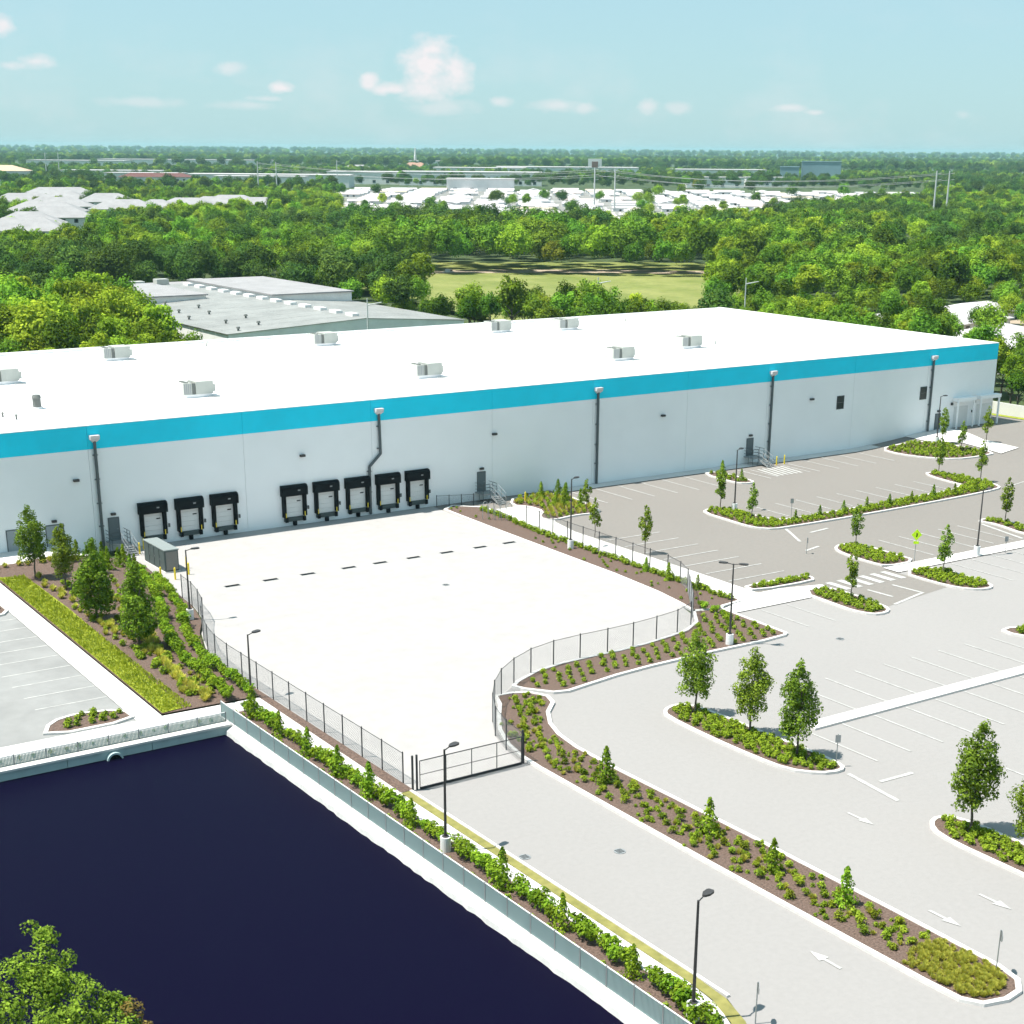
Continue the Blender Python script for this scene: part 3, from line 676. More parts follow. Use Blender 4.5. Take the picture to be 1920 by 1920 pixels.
def lamp(x, y, h, label, ang, double=False, base=True):
    z = zt(x, y); l = empty('light_pole', (x,y,z), label, 'light pole', 'dark light poles of the site')
    if base:
        mb = MB(); mb.tube((x,y,z-.2),(x,y,z+.95),.30,n=18); mb.build('concrete_base', M_white, l)
    mb = MB(); b = .95 if base else 0
    mb.tube((x,y,z+b),(x,y,z+b+.05),.2,n=10); mb.tube((x,y,z+b+.03),(x,y,z+h),.085,.055,n=10); mb.build('pole', M_pole, l)
    for a in ([ang, ang+PI] if double else [ang]):
        d = Vector((math.cos(a), math.sin(a), 0)); n = Vector((-d.y, d.x, 0)); o = Vector((x,y,z+h))
        mb = MB(); mb.tube(o+Vector((0,0,-.06)), o+d*.55+Vector((0,0,.03)), .035, n=6); arm = mb.build('arm', M_pole, l)
        mb = MB(); i = 0
        pr = [(.45,.07),(.7,.19),(1.05,.19),(1.15,.12)]
        top = [o+d*s+n*w+Vector((0,0,.08)) for s, w in pr] + [o+d*s-n*w+Vector((0,0,.08)) for s, w in pr[::-1]]
        bot = [p-Vector((0,0,.10)) for p in top]
        mb.poly([tuple(p) for p in top][::-1]); mb.poly([tuple(p) for p in bot])
        for k in range(len(top)):
            kk = (k+1) % len(top); mb.quad(tuple(top[k]),tuple(top[kk]),tuple(bot[kk]),tuple(bot[k]))
        mb.build('lamp_head', M_pole, l)
lamp(78.3,86.5,6.6,'double headed light pole in the mulch bed at the bend of the court fence',.62+PI/2,True)
lamp(40.0,66.4,6.1,'single light pole in the pond hedge opposite the gate',.35)
lamp(40.0,45.3,6.0,'nearest light pole, at the bottom of the picture beside the hedge',.35)
lamp(41.8,95.6,4.7,'light pole behind the left court fence where the hedge rows end',.35,False,False)
lamp(85.9,118.4,6.9,'light pole in the bed between the court and the far car park',.35)
lamp(110.4,122.3,6.7,'light pole at the left end of the long lime hedge island',.35)
lamp(117.4,95.2,6.4,'light pole on the walkway between the two far car park rows',.0)
lamp(45.7,115.8,5.9,'slim light pole at the bend of the left court fence',.0)
lamp(157.6,136.2,6.2,'light pole near the entrance at the far right wall corner',.0)

def sign(x, y, h, label, kind, ang):
    z = zt(x, y); s = empty('road_sign', (x,y,z), label, 'sign')
    mb = MB(); mb.tube((x,y,z-.1),(x,y,z+h),.03,n=8); mb.build('post', M_galv, s)
    d = Vector((math.cos(ang), math.sin(ang), 0)); n = Vector((-d.y, d.x, 0)); c = Vector((x,y,z+h-.3))-n*.045
    def plate(pts, m, name, t=.02):
        mb = MB(); f = [c+d*a+Vector((0,0,b))-n*t for a, b in pts]; k_ = [c+d*a+Vector((0,0,b)) for a, b in pts]
        mb.poly([tuple(p) for p in f]); mb.poly([tuple(p) for p in k_][::-1])
        for k in range(len(pts)):
            kk = (k+1) % len(pts); mb.quad(tuple(f[k]),tuple(k_[k]),tuple(k_[kk]),tuple(f[kk]))
        return mb.build(name, m, s)
    if kind == 'diamond':
        plate([(0,-.55),(.5,0),(0,.55),(-.5,0)], M_lime, 'sign_plate'); plate([(-.07,-.2),(.05,-.2),(.09,.02),(.03,.2),(-.05,.2),(-.03,0)], M_dark, 'walking_figure', .024)
        c -= Vector((0,0,.75)); plate([(-.25,-.13),(.25,-.13),(.25,.13),(-.25,.13)], M_lime, 'arrow_plate')
    elif kind == 'octagon':
        plate([(.3*math.cos(PI/8+k*PI/4), .3*math.sin(PI/8+k*PI/4)) for k in range(8)], M_galv, 'sign_plate')
    else:
        plate([(-.17,-.25),(.17,-.25),(.17,.25),(-.17,.25)], M_galv, 'sign_plate')
sign(67.1,63.6,2.2,'slim sign post at the end of the island with three trees','rect',-.6)
sign(42.2,43.6,2.1,'grey backed sign beside the path at the bottom edge','octagon',.9)
sign(54.7,40.6,2.3,'grey round sign at the tip of the yellow ground cover','octagon',.9)
sign(110.6,96.9,2.9,'bright lime diamond crossing sign beside the walkway','diamond',-.6)
sign(113.7,117.0,2.1,'grey sign inside the long lime hedge island','rect',-.6)
sign(104.1,104.7,1.6,'thin short marker post standing alone on the far car park','rect',1.0)
sign(120.6,94.4,1.7,'small grey sign right of the walkway light pole','rect',-.6)

def bollard(x, y, label, h=1.05):
    z = zt(x, y); b = empty('bollard', (x,y,z), label, 'bollard', 'yellow bollards')
    mb = MB(); mb.tube((x,y,z-.1),(x,y,z+h),.085,n=12); mb.build('post', M_yellow, b)
    mb = MB(); mb.tube((x,y,z+h),(x,y,z+h+.06),.085,.03,n=12); mb.build('cap', M_yellow, b)
bollard(50.35,139.2,'yellow bollard below the left stair, near one'); bollard(51.3,140.6,'yellow bollard below the left stair, by the first dock door')
bollard(48.6,129.5,'yellow bollard left of the grey cabinet'); bollard(49.6,128.6,'yellow bollard in front of the grey cabinet')
bollard(51.3,129.6,'yellow bollard right of the grey cabinet'); bollard(52.0,131.8,'yellow bollard behind the grey cabinet shadow')
bollard(94.3,138.6,'yellow bollard at the bed below the middle stair'); bollard(132.4,139.4,'yellow bollard left of the downpipe by the far stair'); bollard(133.8,139.5,'yellow bollard right of the far stair')

def cabinet():
    c = empty('steel_cabinet', (50.3,133.6,0), 'tall grey green steel cabinet standing in the court near the left docks', 'cabinet')
    x0,x1,y0,y1 = 49.75,51.05,131.2,136.3
    mb = MB(); mb.box(x0-.1,y0-.1,-.02,x1+.1,y1+.1,.08); mb.build('plinth', M_concrete, c)
    mb = MB(); mb.box(x0,y0,.08,x1,y1,2.0); mb.build('body', M_cabinet, c)
    mb = MB(); mb.box(x0-.06,y0-.06,2.0,x1+.06,y1+.06,2.1); mb.build('lid', mat('cabinet_lid', (0.22,0.25,0.245), .6), c)
    for k in range(4):
        y = y0+.06+k*1.27; mb = MB(); mb.box(x0-.035,y,.2,x0-.002,y+1.15,1.9); d = mb.build('door', M_cabinet, c)
        mb = MB(); mb.box(x0-.07,y+1.0,.95,x0-.036,y+1.06,1.2); mb.build('door_handle', M_galv, d)
    mb = MB(); mb.box(x0+.1,y0-.03,.2,x1-.1,y0-.002,1.9); mb.build('end_panel', mat('cabinet_end', (0.20,0.19,0.175), .6), c)
cabinet()

def drains():
    for i, x in enumerate((53.0,56.7,60.4,64.6,67.9,71.5,75.2,79.0,82.4)):
        o = empty('drain_grate', (x,123.9,0), 'dark slot drain in the pale court, number %d from the left in the row' % (i+1), 'drain', 'row of slot drains across the court')
        o['label'] = 'dark slot drain in the court, ' + ('leftmost','second','third','fourth','middle','sixth','seventh','eighth','rightmost')[i] + ' of the row of nine'
        mb = MB(); mb.box(x-.72,123.62,-.02,x+.72,124.18,0.004); mb.build('frame', M_galv, o)
        mb = MB(); mb.box(x-.68,123.66,-.02,x+.68,124.14,0.012); mb.build('slot', M_dark, o)
    for (x, y, lab) in ((53.6,62.5,None),):
        pass
    for x, y, lab in ((48.1,61.2,'small round storm drain in the drive below the gate'),(43.3,63.5,'kerb drain at the left edge of the drive below the gate'),(81.8,84.5,'kerb inlet at the tip of the dark mulch bed'),(69.0,113.9,'round manhole cover in the middle of the court'),(86.9,83.0,'flat manhole cover near the far parking bays')):
        o = MB(); o.tube((x,y,-.02),(x,y,.012),.34,n=16); d = tag(o.build('storm_drain', M_galv), lab, 'drain')
        o = MB()
        for k in range(4): o.box(x-.22,y-.2+k*.12,.0121,x+.22,y-.14+k*.12,.016)
        o.build('grate_slot', M_dark, d)
    # arched rack beside the middle stair
    r = empty('arched_rack', (85.9,132.4,0), 'pale rack of five tall arched tubes in the bed below the middle stair', 'rack')
    for k in range(5):
        mb = MB(); x, y = 85.4+k*.42, 133.4-k*.5; pts = [(x+.05*k, y, 0)]
        for j in range(9):
            a = PI*j/8; pts.append((x+.32-.32*math.cos(a)*1.0, y, 1.5+.5*math.sin(a)))
        pts.append((x+.64, y, 0))
        for a, b in zip(pts[:-1], pts[1:]): mb.tube(a, b, .03, n=6, cap=False)
        mb.build('arch', M_galv, r)
drains()
# ------------------------------------------------------------------ plants
import numpy as np
nr = np.random.default_rng(5)
def leaf_arrays(c, n, s):
    N = len(c); n = n/np.linalg.norm(n, axis=1, keepdims=True)
    t = nr.normal(size=(N,3)); u = np.cross(n, t); u /= np.linalg.norm(u, axis=1, keepdims=True)+1e-9; v = np.cross(n, u)
    s = s[:,None]; V = np.empty((N,4,3)); V[:,0] = c+u*s; V[:,1] = c+v*s*.62+n*s*.12; V[:,2] = c-u*s; V[:,3] = c-v*s*.62+n*s*.12
    return V.reshape(-1,3)
def quads_mesh(name, V, m, extra=None):
    me = bpy.data.meshes.new(name); nq = len(V)//4
    me.vertices.add(len(V)); me.vertices.foreach_set('co', V.astype(np.float32).ravel())
    me.loops.add(nq*4); me.loops.foreach_set('vertex_index', np.arange(nq*4, dtype=np.int32))
    me.polygons.add(nq); me.polygons.foreach_set('loop_start', np.arange(0, nq*4, 4, dtype=np.int32)); me.polygons.foreach_set('loop_total', np.full(nq, 4, dtype=np.int32))
    me.materials.append(m); me.update(calc_edges=True); me.validate(); return me
def clump_cloud(centres, radii, n, size, up=0.35, jit=0.55, fill=0.25, stray=0.15):
    centres = np.array(centres, float); radii = np.array(radii, float)
    w = radii**2; k = nr.choice(len(centres), n, p=w/w.sum())
    d = nr.normal(size=(n,3)); d[:,2] += up; d /= np.linalg.norm(d, axis=1, keepdims=True)
    rr = np.where(nr.random(n) < fill, nr.random(n)**.5, .82+.28*nr.random(n)+.35*(nr.random(n) < stray)*nr.random(n))
    c = centres[k]+d*(radii[k]*rr)[:,None]
    nrm = d+nr.normal(size=(n,3))*jit; nrm[:,2] += .25
    return leaf_arrays(c, nrm, size[0]+(size[1]-size[0])*nr.random(n))

def broad_crown(name, m, rx=5.0, rz=3.9, cz=7.6, nc=30, n=2900, size=(.17,.34)):
    rx *= .86; nc = int(nc*1.1)
    C = []; Rr = []
    while len(C) < nc:
        p = nr.normal(size=3); p /= np.linalg.norm(p); q = nr.random()**.4
        if p[2] < -.45: continue
        C.append((p[0]*rx*.72*q, p[1]*rx*.72*q, cz+p[2]*rz*.72*q)); Rr.append(rx*nr.uniform(.20,.40))
    return quads_mesh(name, clump_cloud(C, Rr, n, size, .45, .42, .12, .25), m)
def oval_crown(name, m, z0, z1, r, n=1500, size=(.07,.13), nc=34, taper=.5):
    C = []; Rr = []
    for i in range(nc):
        t = (i+.5)/nc; z = z0+(z1-z0)*t
        prof = (max(.02, math.sin(PI*min(.97, .16+t*.84)**1.0))**.6)*(1-taper*t*.45)
        a = nr.random()*2*PI; q = nr.random()**.5*prof*r*.78
        C.append((math.cos(a)*q, math.sin(a)*q, z)); Rr.append(r*nr.uniform(.26,.46)*max(.35, prof))
    return quads_mesh(name, clump_cloud(C, Rr, n, size, .25, .5, .2, .35), m)
def cone_plant(name, m, h, r, n=420, size=(.05,.09), z0=0.05):
    t = nr.random(n)**1.35; a = nr.random(n)*2*PI; z = z0+(h-z0)*t
    prof = r*(1-t)**.8*(.75+.3*np.sin(a*3+z*7))+.03; q = prof*np.where(nr.random(n) < .3, nr.random(n), .8+.3*nr.random(n))
    c = np.stack([np.cos(a)*q, np.sin(a)*q, z], 1); nrm = np.stack([np.cos(a), np.sin(a), np.full(n,.55)], 1)+nr.normal(size=(n,3))*.5
    return quads_mesh(name, leaf_arrays(c, nrm, size[0]+(size[1]-size[0])*nr.random(n)), m)
def mound(name, m, r, h, n=200, size=(.045,.08)):
    C = []; Rr = []
    for i in range(6):
        a = nr.random()*2*PI; q = nr.random()*r*.55; C.append((math.cos(a)*q, math.sin(a)*q, h*nr.uniform(.35,.7))); Rr.append(r*nr.uniform(.35,.6))
    V = clump_cloud(C, Rr, n, size, .5, .5, .2); V[:,2] = np.maximum(V[:,2], .01); return quads_mesh(name, V, m)
def tuft(name, m, r, h, n=120):
    a = nr.random(n)*2*PI; lean = nr.random(n)**.7; base = np.stack([np.cos(a)*r*.15, np.sin(a)*r*.15, np.zeros(n)], 1)
    tip = np.stack([np.cos(a)*r*lean, np.sin(a)*r*lean, h*(1.05-.55*lean**2)*nr.uniform(.7,1.1,n)], 1)
    s = np.stack([-np.sin(a), np.cos(a), np.zeros(n)], 1)*.022; V = np.empty((n,4,3)); mid = (base+tip)*.5+np.array([0,0,.12])*h
    V[:,0] = base-s; V[:,1] = mid-s*1.4; V[:,2] = tip; V[:,3] = mid+s*1.4
    return quads_mesh(name, V.reshape(-1,3), m)
def trunk_mesh(name, h, r, limbs=4, spread=1.0, top=.75, lean=.06):
    mb = MB(); p = Vector((0,0,-.15)); k = 5
    pts = [p]
    for i in range(1, k+1): pts.append(Vector((nr.normal()*lean*h*.12, nr.normal()*lean*h*.12, h*top*i/k)))
    for i in range(k): mb.tube(pts[i], pts[i+1], r*(1-.13*i), r*(1-.13*(i+1)), n=8, cap=False)
    for j in range(limbs):
        a = 2*PI*j/limbs+nr.random(); b = pts[2+j % 3]; e = b+Vector((math.cos(a)*spread, math.sin(a)*spread, h*.22))
        mid = (b+e)/2+Vector((0,0,.1*h*.3)); mb.tube(b, mid, r*.5, r*.35, n=6, cap=False); mb.tube(mid, e, r*.35, r*.12, n=6, cap=False)
    me = mb.mesh(name, smooth=True); me.materials.append(M_bark); return me

YOUNG = [(oval_crown('crown', LF_young, 1.35, 5.5, 1.30, 5200, (.055,.105), 46), trunk_mesh('trunk', 5.2, .075, 4, .5)) for _ in range(3)]
MAGN = [(oval_crown('crown', LF_deep, .8, 5.9, 1.75, 7500, (.065,.12), 60, 1.1), trunk_mesh('trunk', 5.6, .10, 4, .6)) for _ in range(3)]
SAPL = [(oval_crown('crown', LF_young, 1.15, 3.9, .72, 1100, (.06,.11), 26, .6), trunk_mesh('trunk', 3.6, .05, 3, .25)) for _ in range(3)]
def tree(name, pair, x, y, s, label, group, rz=None):
    z = zt(x, y)+.08; t = empty(name, (x,y,z), label, 'tree', group)
    rz = rng.uniform(0, 6.28) if rz is None else rz
    inst('crown', pair[0], t, (0,0,0), rz, s); inst('trunk', pair[1], t, (0,0,0), rz, s)
    return t

# --- planting beds
BED_A = [(84.75,139.6),(86.2,140.6),(88.6,138.2),(88.2,131.5),(87.45,125.5),(87.45,96.0),(87.3,95.6),(85.0,95.2),(84.2,94.6),(82.2,95.2),(82.75,97.8),(83.35,101.6),(83.85,108.5),(84.05,117.3),(84.35,128.9)]
BED_B = [(84.3,94.3),(84.0,86.35),(83.6,86.1),(81.2,85.9),(76.0,86.0),(69.6,85.8),(66.3,85.5),(62.9,84.9),(61.3,84.6),(60.3,84.9),(59.0,86.6),(58.75,87.4),(59.5,88.0),(61.9,89.15),(64.5,89.65),(67.2,89.75),(70.0,89.75),(73.0,90.05),(75.7,90.55),(77.9,91.05),(80.2,92.5),(81.8,94.7),(82.1,95.2)]
BED_C = [(56.4,86.2),(57.6,86.1),(58.6,85.6),(59.2,84.3),(58.8,83.1),(57.4,81.7),(56.2,79.7),(55.5,77.7),(55.1,75.1),(55.0,70.3),(55.1,65.0),(55.2,57.4),(55.2,47.5),(55.1,40.9),(54.8,39.6),(54.1,38.95),(53.1,38.8),(52.0,39.1),(51.5,39.9),(51.4,42.1),(51.35,48.5),(51.3,57.1),(51.35,67.9),(51.4,73.5),(51.55,75.8),(52.0,78.0),(53.0,80.5),(54.3,82.6),(55.7,84.6)]
bed('planting_bed', BED_A); bed('planting_bed', BED_B); bed('planting_bed', BED_C)
LEFT_BED = [(35.25,95.7),(42.2,95.5),(42.85,98),(42.85,103),(43.05,105.5),(43.65,108.3),(44.85,111.9),(46.25,114.8),(46.95,117.4),(47.45,120),(47.65,122.3),(48.45,129.6),(48.9,134.9),(48.9,137.2),(47.0,138.9),(41,138.0),(38,137.3),(35.25,137.5)]
bed('planting_bed', LEFT_BED, w=0)
tag(sheet('lime_lawn', [(35.3,95.75),(36.8,96),(37.0,99),(37.25,108),(37.55,116),(37.7,122),(37.6,130),(36.9,132.6),(35.4,133.6)], 0.16, M_turf), kind='structure')
POND_BED = rect(38.66,44.4,40.93,93.3)
bed('planting_bed', POND_BED, w=0)
ISL = {
 'stair': [(91.9,137.6),(94.4,140.9),(99.4,140.0),(99.7,137.6),(98.4,130.6),(97.4,129.7),(94.9,130.1),(91.3,129.4),(91.1,131.1),(93.2,133.2),(93.3,136)],
 'walk': [(90.8,97.3),(97.3,97.0),(98.0,97.8),(97.6,98.4),(91.0,98.8)],
 'one': [(106.9,96.9),(110.6,96.9),(110.7,99.5),(110.9,103.2),(110.2,104.8),(109.0,105.1),(107.7,104.3),(107.0,102.6),(106.7,99)],
 'two': [(106.4,94.4),(106.3,90.4),(106.7,88.0),(107.7,86.8),(108.9,86.5),(109.8,87.2),(110.1,89.4),(110.4,94.3)],
 'three': [(93.9,94.5),(93.6,90.0),(93.5,88.0),(94.0,86.4),(95.2,86.1),(96.3,86.8),(96.8,89.5),(96.9,94.5)],
 'four': [(99.2,77.0),(100.8,77.3),(104,74.5),(104.5,71.6),(102,71.8),(100.2,74)],
 'hedge': [(107.3,123.6),(107.1,119.0),(107.0,116.0),(107.7,114.4),(109.2,113.8),(121,113.7),(137,114.2),(143.8,114.8),(145.2,115.6),(146.1,118.5),(146.2,123.0),(145.2,125.4),(143.6,125.3),(142.7,122),(142.3,117.3),(130,116.4),(116,116.1),(112.2,116.2),(110.9,117.2),(110.7,120),(110.3,124.0),(108.8,124.5)],
 'corner': [(150.6,139.2),(150.2,135.5),(151.2,131.8),(153.3,129.1),(156.5,128.2),(159.6,128.2),(158.4,132.6),(157.6,138.0),(154.5,139.3)],
 'wall': [(120.9,139.6),(120.7,134.0),(121.3,132.9),(122.6,132.8),(123.0,134.5),(123.0,139.6)],
 'east': [(129.1,104.6),(129.6,103.0),(128.4,98.2),(129.6,97.6),(131.6,102.6),(130.9,104.4),(130.0,105.0)],
 'trees': [(64.0,76.5),(64.6,77.4),(65.7,77.8),(66.6,77.2),(66.9,75.0),(67.1,70),(67.4,65.5),(67.3,63.4),(66.7,62.9),(65.4,63.3),(64.2,64.8),(63.9,67.5),(63.8,72)],
 'southeast': [(64.6,52.8),(65.3,54.0),(66.3,54.4),(67.1,53.6),(67.3,51),(67.3,34),(64.4,34),(64.4,50)],
 'terrace': [(27.4,95.9),(28.4,98.0),(30.5,98.6),(33.2,97.8),(33.3,95.9)],
 'terracetop': [(29.0,124.0),(31.0,126.2),(33.2,126.0),(33.2,123.4),(31,122.8)],
}
for k, p in ISL.items():
    ISL[k] = bed('planting_bed', p, 1, 0.26)

# --- shrubs
SH_LOW = [mound('shrub', LF_shrub, .36, .42, 170) for _ in range(3)]
SH_LIME = [mound('shrub', LF_lime, .34, .38, 170) for _ in range(2)]
SH_HEDGE = [mound('shrub', LF_hedge, .50, .95, 330, (.055,.095)) for _ in range(3)]
SH_CONE = [cone_plant('shrub', LF_hedge, 2.0, .62, 620, (.06,.11)) for _ in range(3)]
SH_TUFT = [tuft('grass_tuft', LF_straw, .42, .55) for _ in range(2)]
nshrub = 0
MASS = []
def mass(k, x, y, s): MASS.append((k, x, y, s*rng.uniform(.82,1.15)))
def shrub(kind, x, y, s, label, group, cat='shrub', name='shrub'):
    global nshrub; nshrub += 1
    o = inst(name, rng.choice(kind), None, (x, y, zt(x,y)+.09), rng.uniform(0,6.28), s*rng.uniform(.82,1.15))
    return tag(o, label, cat, group)
def along(pts, step, j=0.08):
    for q in resample(pts, step): yield q.x+rng.uniform(-j,j), q.y+rng.uniform(-j,j)
# left terrace rows
for x, y in along([(40.3,95.9),(40.5,100.5),(41.1,107.4),(42.3,112.6),(44.4,119.0),(46.2,125.2),(47.2,131)], .78): shrub(SH_HEDGE, x, y, 1.2, 'round green shrub in the left hedge row on the terrace slope', 'left hedge row')
for x, y in along([(41.9,96.0),(42.0,99.6),(42.3,105.5),(43.6,111.6),(45.6,117.5),(47.0,123),(47.9,129)], .8): shrub(SH_HEDGE, x, y, 1.1, 'round green shrub in the hedge row next to the left court fence', 'right hedge row')
for x, y in along([(38.9,96.4),(39.1,104),(39.9,110),(41.0,115.4)], .62, .3): shrub(SH_TUFT, x, y, 1.25, 'yellow grass tuft between turf and hedge on the terrace', 'yellow grass tufts', 'grass', 'grass_tuft')
for x, y in along([(38.2,131.4),(38.5,121.5),(38.7,114)], 1.3, .35): shrub(SH_TUFT, x, y, 1.05, 'yellow grass tuft in the mulch around the terrace trees', 'mulch grass tufts', 'grass', 'grass_tuft')
for x, y in along([(36.2,136.2),(40.2,136.4),(43,136.0)], 1.0, .3): shrub(SH_TUFT, x, y, 1.0, 'yellow grass tuft in the brown bed by the wall path', 'wall bed grass tufts', 'grass', 'grass_tuft')
for i, (x, y, s) in enumerate(((43.4,136.4,1.0),(44.6,135.4,1.15),(45.8,136.6,1.1),(46.6,134.6,1.0),(45.2,133.4,1.05),(46.6,131.6,1.0),(47.6,133.2,.9),(44.2,132.0,.9),(47.8,136.6,.8))): shrub(SH_CONE, x, y, s, 'dense upright evergreen shrub below the left stair', 'upright shrubs below the left stair')
for i in range(150):
    y = rng.uniform(97,132); x = rng.uniform(37.9,40.2+max(0,(y-105)*.16))
    mass(rng.choice((1,1,2,0)), x, y, rng.uniform(.7,1.3))
# pond hedge
cones = (91.6,87.4,83.3,79.2,75.2,70.2,60.8,55.4,49.7)
for x, y in along([(40.35,45.2),(40.35,93.0)], .66, .12):
    if min(abs(y-c) for c in cones) > .5 and abs(y-66.4) > .6 and abs(y-45.3) > .5: shrub(SH_HEDGE, x, y, 1.2, 'leafy green shrub in the hedge beside the pond fence path', 'pond hedge shrubs')
for i, c in enumerate(cones): shrub(SH_CONE, 40.05, c, 1.05, 'pointed bright green shrub rising from the pond hedge, ' + ('furthest','second furthest','third furthest','fourth furthest','middle','fourth nearest','third nearest','second nearest','nearest')[i] + ' of nine', 'pointed shrubs in the pond hedge')
for x, y in along([(39.25,45.4),(39.25,92.6)], 1.15, .12): mass(0, x, y, 1.0)
for x, y, s in ((40.1,46.0,1.35),(39.6,45.0,1.3),(40.4,44.8,1.2),(40.0,43.9,1.2)): shrub(SH_HEDGE, x, y, s, 'large leafy shrub beside the base of the nearest light pole', 'shrubs at the nearest light pole')
# strip C
def grid_in(poly, step, rowstep, ang=0, y0=None, y1=None, d=.45):
    p2 = offset(poly, -d); xs = [p[0] for p in poly]; ys = [p[1] for p in poly]; y = min(ys); k = 0
    while y < max(ys):
        x = min(xs)+(k % 2)*rowstep*.5
        while x < max(xs):
            xx, yy = x+rng.uniform(-.15,.15), y+rng.uniform(-.15,.15)
            if inside(p2, xx, yy): yield xx, yy
            x += rowstep
        y += step; k += 1
n = 0
for x, y in grid_in(BED_C, .98, 1.02):
    if y < 44.2: continue
    for _ in range(2): mass(rng.choice((1,1,1,0,2)), x+rng.uniform(-.6,.6), y+rng.uniform(-.6,.6), rng.uniform(.4,.85))
    lime = x > 53.9 or y > 76
    shrub(SH_LIME if lime else SH_LOW, x, y, .95, 'small %s shrub in the long mulch strip beside the drive' % ('lime' if lime else 'olive green'), 'low %s shrubs of the drive strip' % ('lime' if lime else 'olive'))
for i, (x, y) in enumerate(((53.3,69.4),(53.4,59.9),(53.2,54.4),(53.7,49.5))): shrub(SH_CONE, x, y, 1.15, 'pointed bright green shrub in the drive strip, ' + ('furthest of four','second of four','third of four','nearest of four')[i], 'pointed shrubs of the drive strip')
for x, y in grid_in(BED_B, .95, 1.05): mass(1 if rng.random() < .6 else 0, x, y, .95)
for x, y in grid_in(BED_A, .8, .75, d=.3):
    if x < 86.3 and rng.random() < .22: mass(1 if rng.random() < .7 else 0, x, y, .62)
for x, y in along([(82.9,95.6),(83.2,93.6),(82.6,91.6),(81.2,89.8)], .7, .1): shrub(SH_HEDGE, x, y, .8, 'green shrub in the short row near the court bend', 'short shrub row at the bend')
for x, y in along([(86.9,96.2),(86.9,125.4),(87.5,131),(87.8,137)], .6, .15): mass(1, x, y, 1.25)
for x, y in ((86.6,100.2),(86.4,104.0),(86.7,107.6)): shrub(SH_CONE, x, y, .75, 'dark upright shrub in the bed along the side path', 'upright shrubs along the side path')
for x, y, s in ((98.7,138.6,1.1),(97.4,135.3,1.1),(95.6,134.6,.9),(96.4,138.6,.9),(97.9,133.2,.9)): shrub(SH_CONE, x, y, s, 'dark upright evergreen in the planted island at the middle stair', 'evergreens at the middle stair')
for i in range(9): shrub(SH_CONE, 112.5+i*3.5, 115.1, .72, 'small dark cone shrub rising from the long lime hedge', 'cone shrubs of the long hedge')
for x, y in ((121.8,137.4),(122.0,134.2)): shrub(SH_CONE, x, y, .85, 'dark cone shrub in the narrow island against the wall', 'cone shrubs of the wall island')

# --- countless ground cover of the islands, one mass
def ground_cover():
    Vs = {0: [], 1: [], 2: []}
    src = [np.array([v.co[:] for v in m.vertices]) for m in (SH_LIME[0], SH_LOW[0], SH_TUFT[0])]
    def put(k, x, y, s):
        a = rng.uniform(0,6.28); ca, sa = math.cos(a), math.sin(a); P = src[k]*s
        Q = np.stack([P[:,0]*ca-P[:,1]*sa+x, P[:,0]*sa+P[:,1]*ca+y, P[:,2]+zt(x,y)+.09], 1); Vs[k].append(Q)
    dens = {'stair':.8,'walk':.52,'one':.62,'two':.62,'three':.62,'four':.6,'hedge':.66,'corner':.75,'wall':.9,'east':.6,'trees':.55,'southeast':.55,'terrace':.85,'terracetop':.7}
    for nme, p in ISL.items():
        st = dens[nme]
        for x, y in grid_in(p, st*.9, st, d=.25):
            k = 0 if nme in ('walk','hedge','one','two') else (1 if nme in ('three','wall','terrace') else rng.choice((0,1)))
            if nme == 'stair' and rng.random() < .5: k = 2
            if nme == 'corner' and rng.random() < .4: k = 1
            put(k, x, y, rng.uniform(.8,1.25))
    patch = [(51.5,43.6),(53.0,44.4),(54.9,44.2),(55.0,41),(54.6,39.7),(53.1,39.0),(52.0,39.3),(51.6,40.2)]
    for x, y in grid_in(patch, .25, .27, d=.1): put(2, x, y, rng.uniform(.4,.75))
    for x, y in grid_in(rect(16,91.9,38.2,93.3), .8, 1.0, d=.15): put(1 if rng.random() < .6 else 2, x, y, rng.uniform(.4,.75))
    for k, x, y, sz in MASS: put(k, x, y, sz)
    for k, (nm, m) in enumerate((('lime_ground_cover', LF_lime),('olive_ground_cover', LF_shrub),('yellow_ground_cover', LF_straw))):
        me = quads_mesh(nm, np.concatenate(Vs[k]), m); o = inst(nm, me)
        tag(o, ('bright lime ground cover and small bushes filling the car park islands','olive green small bushes of the islands and curved beds','yellow green grassy ground cover at the tip of the drive strip')[k], 'ground cover', kind='stuff')
ground_cover()

# --- turf blades on the lime strip
def turf():
    n = 9000; x = nr.uniform(35.35,37.5,n); y = nr.uniform(95.9,133,n); z = np.array([zt(a,b) for a, b in zip(x,y)])+.15
    a = nr.random(n)*6.28; h = nr.uniform(.08,.2,n); V = np.empty((n,4,3)); d = np.stack([np.cos(a),np.sin(a),np.zeros(n)],1)*.05
    c = np.stack([x,y,z],1); t = np.stack([nr.normal(0,.05,n),nr.normal(0,.05,n),h],1)
    V[:,0] = c-d; V[:,1] = c+d; V[:,2] = c+d*.4+t; V[:,3] = c-d*.4+t
    tag(inst('turf_grass', quads_mesh('turf_grass', V.reshape(-1,3), leaf_mat('turf_leaf',(0.24,0.30,0.022),(0.46,0.50,0.06),1.2,.3,.2))), 'short lime green turf on the strip beside the left path', 'grass', kind='stuff')
turf()

